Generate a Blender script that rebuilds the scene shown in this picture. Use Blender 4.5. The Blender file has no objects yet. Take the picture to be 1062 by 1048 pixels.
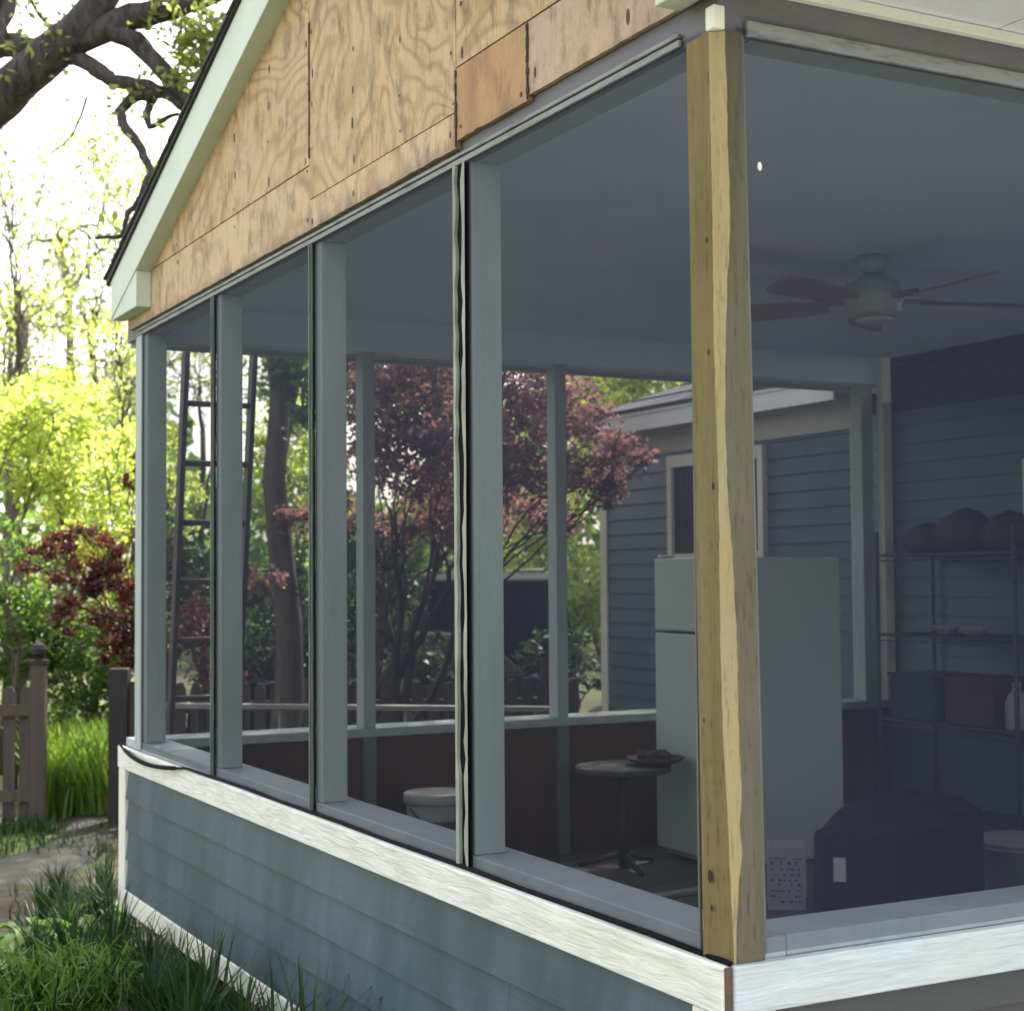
import bpy, math, random
import numpy as np
from mathutils import Vector
random.seed(7); RNG = np.random.default_rng(7)
S = bpy.context.scene; COL = S.collection
PI = math.pi

# ------------------------------------------------------------------ camera
F, YAW, PITCH, ROLL = 1641.28, 0.48605, 0.04521, -0.00731
CAM = np.array([-1.94915, -2.73917, 1.5560]); W0, H0 = 1062, 1048
fw = np.array([math.sin(YAW)*math.cos(PITCH), math.cos(YAW)*math.cos(PITCH), math.sin(PITCH)])
r0 = np.array([math.cos(YAW), -math.sin(YAW), 0.]); u0 = np.cross(r0, fw)
rr = math.cos(ROLL)*r0 + math.sin(ROLL)*u0; uu = -math.sin(ROLL)*r0 + math.cos(ROLL)*u0
def at(px, py, depth):
    """a point of the place that stands `depth` metres from the viewpoint"""
    d = fw + rr*(px-W0/2)/F - uu*(py-H0/2)/F
    return CAM + d*depth
def gz(x, y):
    """height of the ground"""
    t = min(max((y-3.0)/5.5, 0), 1); t = t*t*(3-2*t)
    return -0.14 - 0.24*t
cam_d = bpy.data.cameras.new('camera'); cam = bpy.data.objects.new('camera', cam_d); COL.objects.link(cam)
from mathutils import Matrix
M = Matrix(((rr[0], uu[0], -fw[0], CAM[0]), (rr[1], uu[1], -fw[1], CAM[1]), (rr[2], uu[2], -fw[2], CAM[2]), (0, 0, 0, 1)))
cam.matrix_world = M
cam_d.sensor_width = 36; cam_d.lens = 36*F/W0; cam_d.clip_end = 600; cam_d.clip_start = .05
cam_d.dof.use_dof = True; cam_d.dof.focus_distance = 4.3; cam_d.dof.aperture_fstop = 5.6
S.camera = cam

# ------------------------------------------------------------------ objects
def tag(o, label=None, cat=None, group=None, kind=None):
    if label: o['label'] = label
    if cat: o['category'] = cat
    if group: o['group'] = group
    if kind: o['kind'] = kind
    return o
def thing(name, label, cat, loc=(0, 0, 0), group=None):
    o = bpy.data.objects.new(name, None); COL.objects.link(o); o.location = loc
    o.empty_display_size = .1
    return tag(o, label, cat, group)
def off(parent):
    v = Vector((0, 0, 0))
    while parent is not None:
        v += parent.location; parent = parent.parent
    return v
class MB:
    def __init__(s): s.v = []; s.f = []; s.m = []
    def add(s, verts, faces, mi=0):
        b = len(s.v); s.v += [tuple(map(float, q)) for q in verts]
        for f in faces: s.f.append(tuple(i+b for i in f)); s.m.append(mi)
    def box(s, x0, x1, y0, y1, z0, z1, mi=0):
        s.add([(x0, y0, z0), (x1, y0, z0), (x1, y1, z0), (x0, y1, z0), (x0, y0, z1), (x1, y0, z1), (x1, y1, z1), (x0, y1, z1)],
              [(3, 2, 1, 0), (4, 5, 6, 7), (0, 1, 5, 4), (1, 2, 6, 5), (2, 3, 7, 6), (3, 0, 4, 7)], mi)
    def obox(s, c, ax, hx, hy, z0, z1, mi=0):
        """box turned by ax about z, centre c, half sizes"""
        ca, sa = math.cos(ax), math.sin(ax); P = []
        for z in (z0, z1):
            for dx, dy in ((-hx, -hy), (hx, -hy), (hx, hy), (-hx, hy)):
                P.append((c[0]+dx*ca-dy*sa, c[1]+dx*sa+dy*ca, z))
        s.add(P, [(3, 2, 1, 0), (4, 5, 6, 7), (0, 1, 5, 4), (1, 2, 6, 5), (2, 3, 7, 6), (3, 0, 4, 7)], mi)
    def prism(s, prof, axis, a, b, mi=0):
        """profile of 2-D points pushed along an axis (0: points are y,z; 1: points are x,z; 2: points are x,y)"""
        n = len(prof)
        def P(q, t): return (t, q[0], q[1]) if axis == 0 else ((q[0], t, q[1]) if axis == 1 else (q[0], q[1], t))
        vs = [P(q, a) for q in prof]+[P(q, b) for q in prof]
        s.add(vs, [tuple(range(n-1, -1, -1)), tuple(range(n, 2*n))]+[(i, (i+1) % n, n+(i+1) % n, n+i) for i in range(n)], mi)
    def tube(s, pts, rad, n=8, mi=0, cap=True):
        pts = [np.array(p, float) for p in pts]; k = len(pts)
        if not hasattr(rad, '__len__'): rad = [rad]*k
        vs = []; up = None
        for i in range(k):
            d = pts[min(i+1, k-1)]-pts[max(i-1, 0)]; d = d/(np.linalg.norm(d)+1e-9)
            if up is None:
                up = np.array([0, 0, 1.]) if abs(d[2]) < .9 else np.array([1., 0, 0])
            a = np.cross(d, up); a /= np.linalg.norm(a)+1e-9; b = np.cross(a, d); up = b
            for j in range(n):
                t = 2*PI*j/n; vs.append(pts[i]+rad[i]*(a*math.cos(t)+b*math.sin(t)))
        fs = [(i*n+j, i*n+(j+1) % n, (i+1)*n+(j+1) % n, (i+1)*n+j) for i in range(k-1) for j in range(n)]
        if cap: fs += [tuple(range(n-1, -1, -1)), tuple((k-1)*n+j for j in range(n))]
        s.add(vs, fs, mi)
    def lathe(s, c, prof, n=24, mi=0):
        vs = []; k = len(prof)
        for r, z in prof:
            for j in range(n): vs.append((c[0]+r*math.cos(2*PI*j/n), c[1]+r*math.sin(2*PI*j/n), c[2]+z))
        fs = [(i*n+j, i*n+(j+1) % n, (i+1)*n+(j+1) % n, (i+1)*n+j) for i in range(k-1) for j in range(n)]
        fs += [tuple(range(n-1, -1, -1)), tuple((k-1)*n+j for j in range(n))]
        s.add(vs, fs, mi)
    def build(s, name, mats, parent=None, smooth=False, bevel=0, label=None):
        me = bpy.data.meshes.new(name)
        o_ = off(parent)
        me.from_pydata([(x-o_.x, y-o_.y, z-o_.z) for x, y, z in s.v], [], s.f)
        if not isinstance(mats, (list, tuple)): mats = [mats]
        for m in mats: me.materials.append(m)
        me.polygons.foreach_set('material_index', s.m)
        if smooth: me.polygons.foreach_set('use_smooth', [True]*len(s.f))
        me.update()
        o = bpy.data.objects.new(name, me); COL.objects.link(o); o.parent = parent
        if bevel:
            b = o.modifiers.new('bevel', 'BEVEL'); b.width = bevel; b.segments = 2; b.limit_method = 'ANGLE'
        if label: o['label'] = label
        return o
def one(fn, name, mats, parent=None, **k):
    m = MB(); fn(m); return m.build(name, mats, parent, **k)
def boxp(name, mat, parent, *b, **k):
    m = MB(); m.box(*b); return m.build(name, mat, parent, **k)
def dup(o, name=None):
    c = o.copy(); COL.objects.link(c)
    for ch in [q for q in COL.objects if q.parent == o]:
        d = ch.copy(); COL.objects.link(d); d.parent = c
    return c

# ------------------------------------------------------------------ materials
def srgb(r, g, b):
    f = lambda c: (c/255/12.92) if c/255 <= .04045 else ((c/255+.055)/1.055)**2.4
    return (f(r), f(g), f(b), 1)
class NT:
    def __init__(s, name):
        s.m = bpy.data.materials.new(name); s.m.use_nodes = True; s.t = s.m.node_tree; s.t.nodes.clear()
        s.out = s.n('ShaderNodeOutputMaterial')
    def n(s, t, **k):
        q = s.t.nodes.new(t)
        for a, b in k.items(): setattr(q, a, b)
        return q
    def l(s, a, b): s.t.links.new(a, b)
    def coord(s, scale=(1, 1, 1), what='Object', rnd=0):
        c = s.n('ShaderNodeTexCoord'); mp = s.n('ShaderNodeMapping'); mp.inputs['Scale'].default_value = scale
        s.l(c.outputs[what], mp.inputs['Vector'])
        if rnd:
            oi = s.n('ShaderNodeObjectInfo'); mu = s.n('ShaderNodeVectorMath', operation='SCALE'); mu.inputs[0].default_value = (17, 31, 23)
            s.l(oi.outputs['Random'], mu.inputs['Scale']); s.l(mu.outputs[0], mp.inputs['Location'])
        return mp.outputs[0]
    def noise(s, vec, scale, detail=4, rough=.55, dist=0):
        q = s.n('ShaderNodeTexNoise'); q.inputs['Scale'].default_value = scale; q.inputs['Detail'].default_value = detail
        q.inputs['Roughness'].default_value = rough; q.inputs['Distortion'].default_value = dist
        if vec is not None: s.l(vec, q.inputs['Vector'])
        return q.outputs['Fac']
    def ramp(s, fac, stops):
        q = s.n('ShaderNodeValToRGB'); e = q.color_ramp.elements
        while len(e) < len(stops): e.new(.5)
        for el, (p, c) in zip(e, stops): el.position = p; el.color = c if len(c) == 4 else (*c, 1)
        s.l(fac, q.inputs[0]); return q.outputs[0]
    def mix(s, fac, a, b, mode='MIX'):
        q = s.n('ShaderNodeMix', data_type='RGBA', blend_type=mode)
        for sock, v in ((q.inputs[0], fac), (q.inputs[6], a), (q.inputs[7], b)):
            if hasattr(v, 'is_output'): s.l(v, sock)
            else: sock.default_value = v
        return q.outputs[2]
    def math(s, op, a, b=None):
        q = s.n('ShaderNodeMath', operation=op)
        for sock, v in ((q.inputs[0], a), (q.inputs[1], b)):
            if v is None: continue
            if hasattr(v, 'is_output'): s.l(v, sock)
            else: sock.default_value = v
        return q.outputs[0]
    def pbr(s, col, rough=.7, bump=None, bs=.3, bd=.01, metal=0, spec=.35):
        p = s.n('ShaderNodeBsdfPrincipled')
        if hasattr(col, 'is_output'): s.l(col, p.inputs['Base Color'])
        else: p.inputs['Base Color'].default_value = col
        p.inputs['Roughness'].default_value = rough; p.inputs['Metallic'].default_value = metal
        p.inputs['Specular IOR Level'].default_value = spec
        if bump is not None:
            b = s.n('ShaderNodeBump'); b.inputs['Strength'].default_value = bs; b.inputs['Distance'].default_value = bd
            s.l(bump, b.inputs['Height']); s.l(b.outputs[0], p.inputs['Normal'])
        s.l(p.outputs[0], s.out.inputs[0]); return s.m
def g(v): return (v, v, v, 1)
def sc(c, k): return (c[0]*k, c[1]*k, c[2]*k, 1)
def worn(name, c1, c2, scale=(1, 1, 1), ns=6, rough=.7, bump=.15, lo=.35, hi=.7, fine=60, bd=.004, metal=0, spec=.35):
    t = NT(name); v = t.coord(scale, rnd=1)
    a = t.noise(v, ns, 6, .6, .4); b = t.noise(v, fine, 3)
    col = t.mix(t.ramp(a, [(lo, g(0)), (hi, g(1))]), c1, c2)
    col = t.mix(t.math('MULTIPLY', b, .35), col, sc(c1, .6))
    return t.pbr(col, rough, t.math('ADD', a, b), bump, bd, metal, spec)
MAT = {}
MAT['white'] = worn('white_paint', (.80, .79, .72, 1), (.66, .66, .58, 1), (1, 1, 1), 5, .55, .2, .45, .85, 90)
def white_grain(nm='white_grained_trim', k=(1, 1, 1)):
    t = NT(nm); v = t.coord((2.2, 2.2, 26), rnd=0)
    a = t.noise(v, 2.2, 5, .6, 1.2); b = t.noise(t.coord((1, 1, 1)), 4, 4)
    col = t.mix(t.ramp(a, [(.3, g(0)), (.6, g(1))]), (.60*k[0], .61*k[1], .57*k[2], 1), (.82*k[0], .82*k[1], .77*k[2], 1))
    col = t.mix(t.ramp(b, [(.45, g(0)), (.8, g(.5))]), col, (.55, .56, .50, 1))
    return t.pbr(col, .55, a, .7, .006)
MAT['white_grain'] = white_grain(); MAT['white_dimmed'] = white_grain('dimmed_white_grained_trim', (.66, .72, .82))  # dimmed copy: the front's cooler, weaker light painted into the same white
MAT['post'] = worn('grey_white_post_paint', (.40, .46, .47, 1), (.33, .39, .39, 1), (3, 3, .6), 4, .6, .2)
MAT['stud'] = worn('grey_stud_paint', (.16, .18, .175, 1), (.12, .135, .13, 1), (3, 3, .6), 4)
MAT['edge'] = worn('dull_grey_edge_strip', (.14, .15, .15, 1), (.10, .11, .11, 1))
MAT['sill'] = worn('grey_sill_paint', (.42, .47, .53, 1), (.34, .39, .45, 1), (1, 1, 1), 9, .5, .2)
MAT['rake'] = worn('pale_rake_paint', (.60, .66, .59, 1), (.53, .60, .52, 1), (1, 1, 1), 4, .55, .15)
MAT['header'] = worn('grey_header_paint', (.15, .14, .17, 1), (.19, .18, .21, 1), (1, 1, 3), 5, .7, .3)
def strip_mat():
    t = NT('dirty_screen_strip'); v = t.coord((1, 1, 6), rnd=1)
    a = t.noise(v, 7, 6, .7); col = t.ramp(a, [(.30, (.05, .05, .055)), (.38, (.16, .165, .17)), (.50, (.24, .25, .255)), (.8, (.30, .31, .31))])
    return t.pbr(col, .7, a, .4, .004)
MAT['strip'] = strip_mat()
MAT['dark'] = worn('black_rubber_and_groove_shade', (.007, .007, .009, 1), (.011, .011, .013, 1), rough=.8, spec=.1)
MAT['gap'] = worn('dark_backing', (.03, .02, .014, 1), (.02, .015, .01, 1))
def siding(name, c, c2, streak):
    t = NT(name); v = t.coord((1, 1, 1)); a = t.noise(t.coord((3.2, 3.2, .9)), 1.6, 6, .6, .5); b = t.noise(v, 1.3, 3); w = t.noise(t.coord((1.2, 1.2, 30)), 2, 4, .6, .8)
    col = t.mix(t.ramp(a, [(.38, g(0)), (.75, g(streak))]), c, c2)
    col = t.mix(t.ramp(b, [(.4, g(0)), (.75, g(.45))]), col, sc(c, .65))
    col = t.mix(t.ramp(w, [(.35, g(.07)), (.55, g(0))]), col, sc(c, .6))
    return t.pbr(col, .45, t.math('ADD', a, w), .15, .004, spec=.5)
MAT['siding'] = siding('blue_grey_lap_siding', (.030, .064, .084, 1), (.105, .155, .195, 1), .65)
MAT['navy'] = siding('slate_blue_lap_siding', (.074, .110, .165, 1), (.105, .15, .21, 1), .4)
MAT['beige'] = worn('beige_paint', (.56, .55, .49, 1), (.48, .48, .43, 1), ns=3)
MAT['fascia'] = worn('pale_fascia_paint', (.86, .90, .92, 1), (.80, .85, .88, 1), (.3, 1, 1), 3)
def plywood(name, c1, c2, c3, per):
    t = NT(name); v = t.coord((1, 1.5, 1.5), rnd=1); v.node.inputs['Rotation'].default_value = (.55, 0, 0)
    h = t.noise(v, .72, 1.9, .42, .8); hf = t.noise(t.coord((1, 70, 2), rnd=1), 3, 3)
    rg = t.math('SINE', t.math('MULTIPLY', h, per)); rg = t.math('MULTIPLY_ADD', rg, .5); rg.node.inputs[2].default_value = .5
    col = t.mix(t.ramp(rg, [(.0, g(.78)), (.30, g(.22)), (.65, g(0))]), c1, c2)
    bl = t.noise(t.coord((1, 1, 1.2), rnd=1), 2.4, 5, .6)
    col = t.mix(t.ramp(bl, [(.42, g(0)), (.8, g(.75))]), col, c3)
    col = t.mix(t.ramp(hf, [(.35, g(.3)), (.6, g(0))]), col, sc(c2, .8))
    st = t.noise(t.coord((1, 5, 2.2), rnd=1), 3.1, 6, .72)
    col = t.mix(t.ramp(st, [(.51, g(0)), (.66, g(.75))]), col, (.16, .11, .07, 1))
    sep = t.n('ShaderNodeSeparateXYZ'); tc = t.n('ShaderNodeTexCoord'); t.l(tc.outputs['Object'], sep.inputs[0])     # weathered lower edge
    wn = t.noise(t.coord((1, 1, .6)), 6, 6, .7); ed = t.math('SUBTRACT', sep.outputs[2], t.math('MULTIPLY', wn, .16)); edn = t.math('MULTIPLY', t.math('SUBTRACT', ed, 2.66), 8.0)
    col = t.mix(t.ramp(edn, [(.10, g(.8)), (.55, g(0))]), col, (.20, .145, .125, 1))
    mot = t.noise(t.coord((1, 1, 1), rnd=1), 9, 6, .75); col = t.mix(t.ramp(mot, [(.36, g(.5)), (.5, g(0))]), col, (.30, .20, .12, 1))
    return t.pbr(col, .75, t.math('ADD', rg, hf), .12, .003)
MAT['ply'] = plywood('weathered_plywood', (.56, .385, .225, 1), (.35, .205, .108, 1), (.53, .395, .265, 1), 120)
MAT['ply_pale'] = plywood('pale_plywood', (.58, .42, .27, 1), (.40, .25, .14, 1), (.53, .42, .31, 1), 50)
MAT['ply_orange'] = plywood('orange_plywood', (.46, .27, .13, 1), (.30, .15, .07, 1), (.42, .26, .13, 1), 40)
MAT['ply_pink'] = plywood('pinkish_plywood', (.50, .36, .26, 1), (.38, .25, .18, 1), (.42, .33, .27, 1), 40)
def streaky(name, c1, c2, c3, k=22, rough=.75, grey=0):
    t = NT(name); a = t.noise(t.coord((k, k, .7), rnd=1), 1.6, 6, .65, .6); b = t.noise(t.coord((1, 1, .5)), 3, 4)
    col = t.mix(t.ramp(a, [(.3, g(0)), (.7, g(1))]), c1, c2); col = t.mix(t.ramp(b, [(.5, g(0)), (.8, g(.7))]), col, c3)
    if grey:
        d = t.noise(t.coord((1, 1, .6), rnd=1), 1.6, 5, .6); f_ = t.noise(t.coord((40, 40, 5), rnd=1), 3, 5, .7)
        col = t.mix(t.ramp(d, [(.40, g(0)), (.62, g(grey))]), col, (.15, .13, .095, 1)); col = t.mix(t.ramp(f_, [(.28, g(.75)), (.46, g(0))]), col, sc(c3, .55))
    return t.pbr(col, rough, a, .3, .004)
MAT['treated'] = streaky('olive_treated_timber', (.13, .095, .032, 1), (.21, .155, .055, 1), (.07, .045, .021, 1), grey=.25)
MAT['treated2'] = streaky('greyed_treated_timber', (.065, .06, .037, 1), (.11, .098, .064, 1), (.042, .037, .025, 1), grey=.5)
MAT['wane'] = streaky('pale_timber_edge', (.31, .25, .12, 1), (.38, .31, .16, 1), (.24, .19, .09, 1), grey=.25)
MAT['fencewood'] = streaky('weathered_fence_wood', (.055, .042, .036, 1), (.10, .082, .068, 1), (.035, .028, .025, 1), 30)
MAT['brownboard'] = streaky('brown_stained_board', (.075, .037, .021, 1), (.105, .052, .03, 1), (.05, .03, .02, 1), 8)
MAT['railwood'] = streaky('pale_weathered_rail', (.26, .25, .23, 1), (.36, .34, .31, 1), (.18, .17, .15, 1), 10)
MAT['ceiling'] = worn('grey_ceiling_paint', (.70, .77, .93, 1), (.63, .70, .86, 1), ns=2, bump=.05)
MAT['soffit'] = worn('lavender_grey_soffit', (.82, .82, .88, 1), (.77, .77, .83, 1), ns=3, bump=.05)
MAT['floor'] = worn('grey_brown_deck', (.10, .09, .085, 1), (.16, .145, .135, 1), (1, 9, 1), 3)
MAT['fridge'] = worn('pale_enamel', (.50, .575, .55, 1), (.46, .53, .51, 1), ns=1.5, rough=.4, bump=.02)
MAT['fridge_trim'] = worn('dark_gasket', (.03, .03, .03, 1), (.05, .05, .05, 1))
MAT['black_metal'] = worn('dark_metal', (.03, .03, .032, 1), (.05, .05, .05, 1), rough=.5)
MAT['alu'] = worn('dull_ladder_metal', (.085, .075, .065, 1), (.13, .115, .10, 1), rough=.5)
MAT['wire'] = worn('grey_wire', (.06, .065, .07, 1), (.08, .08, .08, 1), rough=.5)
MAT['navy_cover'] = worn('dark_navy_cover', (.006, .007, .016, 1), (.010, .010, .018, 1), ns=3, rough=.85, bump=.10, bd=.01, spec=.15)
MAT['tagwhite'] = worn('white_tag', (.45, .46, .46, 1), (.36, .38, .38, 1))
MAT['carton'] = worn('white_carton', (.50, .47, .50, 1), (.44, .42, .46, 1))
MAT['ink'] = worn('dark_ink', (.09, .09, .16, 1), (.12, .12, .18, 1))
MAT['bucket'] = worn('white_plastic', (.36, .37, .36, 1), (.30, .31, .31, 1), rough=.45, bump=.03)
MAT['bowl'] = worn('dull_white_ceramic', (.30, .31, .33, 1), (.26, .27, .29, 1))
MAT['brown_end'] = worn('brown_board_end', (.09, .055, .05, 1), (.13, .085, .075, 1), ns=12)
MAT['label_brown'] = worn('brown_label', (.10, .05, .035, 1), (.14, .07, .05, 1))
MAT['rust'] = worn('rust_brown', (.10, .05, .042, 1), (.07, .038, .035, 1), ns=12)
MAT['bag'] = worn('reddish_brown_bag', (.075, .042, .04, 1), (.045, .03, .034, 1), ns=5, bump=.5, bd=.03)
MAT['table'] = worn('grey_green_top', (.06, .07, .06, 1), (.045, .052, .045, 1))
MAT['fan'] = worn('pale_fan_housing', (.34, .39, .40, 1), (.30, .34, .36, 1), rough=.4)
MAT['blade'] = streaky('reddish_brown_blade', (.24, .19, .18, 1), (.28, .22, .205, 1), (.21, .17, .165, 1), 6)
MAT['shingle'] = worn('grey_asphalt_shingle', (.055, .058, .07, 1), (.09, .095, .11, 1), (2, 2, 2), 14, .9, .6, bd=.02)
MAT['dripedge'] = worn('dark_drip_edge', (.03, .033, .03, 1), (.05, .05, .045, 1))
MAT['glass'] = worn('dark_window_glass', (.012, .014, .018, 1), (.02, .022, .03, 1), rough=.15, bump=.0, spec=.22)
MAT['curtain'] = streaky('dark_curtain', (.03, .032, .04, 1), (.09, .09, .10, 1), (.04, .04, .05, 1), 40)
MAT['carpaint'] = worn('dark_car_paint', (.008, .009, .012, 1), (.010, .012, .015, 1), rough=.65, bump=0, spec=.05)
MAT['rubber'] = worn('tyre_rubber', (.015, .015, .015, 1), (.025, .025, .025, 1), rough=.8)
MAT['chrome'] = worn('dull_chrome', (.55, .56, .58, 1), (.45, .46, .48, 1), rough=.25, metal=1, bump=0)
MAT['lamp'] = worn('clear_lamp_lens', (.45, .46, .46, 1), (.4, .4, .4, 1), rough=.1, bump=0)
MAT['rock'] = worn('grey_rock', (.10, .09, .085, 1), (.2, .18, .17, 1), ns=5, bump=.6, bd=.03)
MAT['bounce_slab'] = worn('pale_bounce_concrete', (.55, .54, .53, 1), (.47, .46, .45, 1), ns=2, bump=.3)
MAT['path'] = worn('grey_brown_path', (.028, .025, .022, 1), (.050, .044, .038, 1), ns=2.5, fine=25, bump=.5, bd=.02)
def screen_mat():
    t = NT('charcoal_insect_screen')
    tr = t.n('ShaderNodeBsdfTransparent'); d = t.n('ShaderNodeBsdfDiffuse'); mx = t.n('ShaderNodeMixShader')
    a = t.noise(t.coord((1, 1, 1)), 1.1, 3); b = t.noise(t.coord((1, 1, .35)), 6, 5, .6)
    f = t.math('MULTIPLY_ADD', a, .08); f.node.inputs[2].default_value = .33
    f2 = t.math('MULTIPLY_ADD', b, .05); t.l(f, f2.node.inputs[2])
    d.inputs[0].default_value = (.014, .018, .036, 1)
    gl = t.n('ShaderNodeBsdfGlossy'); gl.inputs['Roughness'].default_value = .42; gl.inputs[0].default_value = (.078, .085, .125, 1); m0 = t.n('ShaderNodeMixShader'); m0.inputs[0].default_value = .45
    t.l(d.outputs[0], m0.inputs[1]); t.l(gl.outputs[0], m0.inputs[2])
    t.l(f2, mx.inputs[0]); t.l(tr.outputs[0], mx.inputs[1]); t.l(m0.outputs[0], mx.inputs[2]); t.l(mx.outputs[0], t.out.inputs[0])
    return t.m
MAT['screen'] = screen_mat()
def leaf_mat(name, c1, c2, c3, trans=.55, tk=2.0, cl=.9):
    """leaf: each leaf has its own tone, clumps differ; light comes through it"""
    t = NT(name); geo = t.n('ShaderNodeNewGeometry'); a = t.noise(t.coord((1, 1, 1)), cl, 3)
    col = t.ramp(geo.outputs['Random Per Island'], [(0, c1), (.55, c2), (1, c3)])
    col = t.mix(t.ramp(a, [(.35, g(.55)), (.65, g(0))]), col, sc(c1, .6))
    d = t.n('ShaderNodeBsdfDiffuse'); tl = t.n('ShaderNodeBsdfTranslucent'); gl = t.n('ShaderNodeBsdfGlossy'); gl.inputs['Roughness'].default_value = .45
    t.l(col, d.inputs[0])
    q = t.mix(1.0, col, (tk, tk, tk*.8, 1), 'MULTIPLY'); t.l(q, tl.inputs[0])
    gl.inputs[0].default_value = (.5, .5, .5, 1)
    m1 = t.n('ShaderNodeMixShader'); m1.inputs[0].default_value = trans; t.l(d.outputs[0], m1.inputs[1]); t.l(tl.outputs[0], m1.inputs[2])
    m2 = t.n('ShaderNodeMixShader'); m2.inputs[0].default_value = .06; t.l(m1.outputs[0], m2.inputs[1]); t.l(gl.outputs[0], m2.inputs[2])
    t.l(m2.outputs[0], t.out.inputs[0]); return t.m
MAT['lf_lime'] = leaf_mat('lime_leaf', (.17, .22, .035, 1), (.26, .31, .065, 1), (.36, .38, .16, 1), .6, 2.7)
MAT['lf_green'] = leaf_mat('mid_green_leaf', (.05, .10, .02, 1), (.09, .16, .028, 1), (.15, .21, .045, 1))
MAT['lf_dark'] = leaf_mat('dark_green_leaf', (.018, .036, .014, 1), (.03, .06, .02, 1), (.055, .085, .03, 1), .35, 1.2)
MAT['lf_red'] = leaf_mat('dark_red_maple_leaf', (.045, .012, .014, 1), (.085, .022, .022, 1), (.17, .05, .04, 1), .45, 1.7)
MAT['lf_red2'] = leaf_mat('brownish_red_maple_leaf', (.12, .068, .08, 1), (.22, .12, .135, 1), (.36, .17, .16, 1), .5, 2.1)
MAT['lf_young'] = leaf_mat('young_spring_leaf', (.16, .20, .05, 1), (.24, .28, .08, 1), (.34, .36, .14, 1), .55, 1.9)
MAT['blade_grass'] = leaf_mat('strap_leaf', (.018, .05, .018, 1), (.032, .08, .025, 1), (.065, .125, .035, 1), .4, 1.4)
MAT['feather'] = leaf_mat('bright_feathery_leaf', (.085, .165, .026, 1), (.12, .225, .035, 1), (.17, .29, .05, 1), .4, 1.6)
MAT['fern'] = leaf_mat('bright_fern_leaf', (.11, .19, .028, 1), (.17, .28, .04, 1), (.25, .35, .06, 1), .5, 1.8)
def bark(name, c1, c2):
    t = NT(name); a = t.noise(t.coord((9, 9, 1.6)), 2, 6, .7, .4); b = t.noise(t.coord((1, 1, 1)), 3, 4)
    col = t.mix(t.ramp(a, [(.35, g(0)), (.65, g(1))]), c1, c2); col = t.mix(t.ramp(b, [(.5, g(0)), (.75, g(.6))]), col, sc(c2, 1.35))
    return t.pbr(col, .9, a, .9, .03)
MAT['bark'] = bark('dark_oak_bark', (.022, .018, .021, 1), (.095, .08, .078, 1))
MAT['bark_grey'] = bark('grey_brown_bark', (.05, .042, .035, 1), (.14, .12, .10, 1))
MAT['bark_red'] = bark('dark_maple_bark', (.018, .012, .012, 1), (.06, .042, .036, 1))
MAT['bark_maple'] = bark('brown_maple_bark', (.05, .03, .024, 1), (.17, .11, .085, 1))
def ground_mat():
    t = NT('garden_soil_and_lawn'); a = t.noise(t.coord((1, 1, 1)), .8, 5, .6); b = t.noise(t.coord((1, 1, 1)), 18, 5, .7)
    soil = t.mix(t.ramp(b, [(.35, g(0)), (.65, g(1))]), (.035, .026, .02, 1), (.085, .066, .05, 1))
    lawn = t.mix(t.ramp(b, [(.35, g(0)), (.65, g(1))]), (.05, .075, .018, 1), (.10, .13, .035, 1))
    col = t.mix(t.ramp(a, [(.44, g(0)), (.56, g(1))]), soil, lawn)
    return t.pbr(col, .95, b, .8, .03)
MAT['ground'] = ground_mat()

# ------------------------------------------------------------------ world and sun
SUN_AZ = math.atan2(.72, .69); SUN_EL = math.radians(56)     # azimuth measured from +Y towards +X
w = bpy.data.worlds.new('World'); S.world = w; w.use_nodes = True
nt = w.node_tree; sky = nt.nodes.new('ShaderNodeTexSky'); sky.sky_type = 'NISHITA'; sky.sun_disc = False
sky.sun_elevation = SUN_EL; sky.sun_rotation = SUN_AZ; sky.dust_density = 2.5; sky.air_density = 1.0
hs = nt.nodes.new('ShaderNodeHueSaturation'); hs.inputs['Saturation'].default_value = .30; nt.links.new(sky.outputs[0], hs.inputs['Color'])
mw = nt.nodes.new('ShaderNodeMix'); mw.data_type = 'RGBA'; mw.blend_type = 'MULTIPLY'; mw.inputs[0].default_value = 1; mw.inputs[7].default_value = (1.03, 1.0, .93, 1); nt.links.new(hs.outputs[0], mw.inputs[6])
bg = nt.nodes['Background']; bg.inputs[1].default_value = .15; nt.links.new(mw.outputs[2], bg.inputs[0])   # sky desaturated and tinted warm in place of white balance
sd = bpy.data.lights.new('sun', 'SUN'); sun = bpy.data.objects.new('sun', sd); COL.objects.link(sun)
sd.energy = 4.6; sd.angle = math.radians(.53); sd.color = (1, .95, .86)
sdir = Vector((math.sin(SUN_AZ)*math.cos(SUN_EL), math.cos(SUN_AZ)*math.cos(SUN_EL), math.sin(SUN_EL)))
sun.rotation_euler = sdir.to_track_quat('Z', 'Y').to_euler(); sun.location = (8, 8, 20)
S.view_settings.view_transform = 'Standard'; S.view_settings.look = 'None'; S.view_settings.gamma = 1; S.view_settings.use_curve_mapping = False
S.view_settings.exposure = 1.98
S.cycles.transparent_max_bounces = 32; S.cycles.max_bounces = 8; S.cycles.use_denoising = True
S.cycles.sample_clamp_indirect = 6

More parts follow.
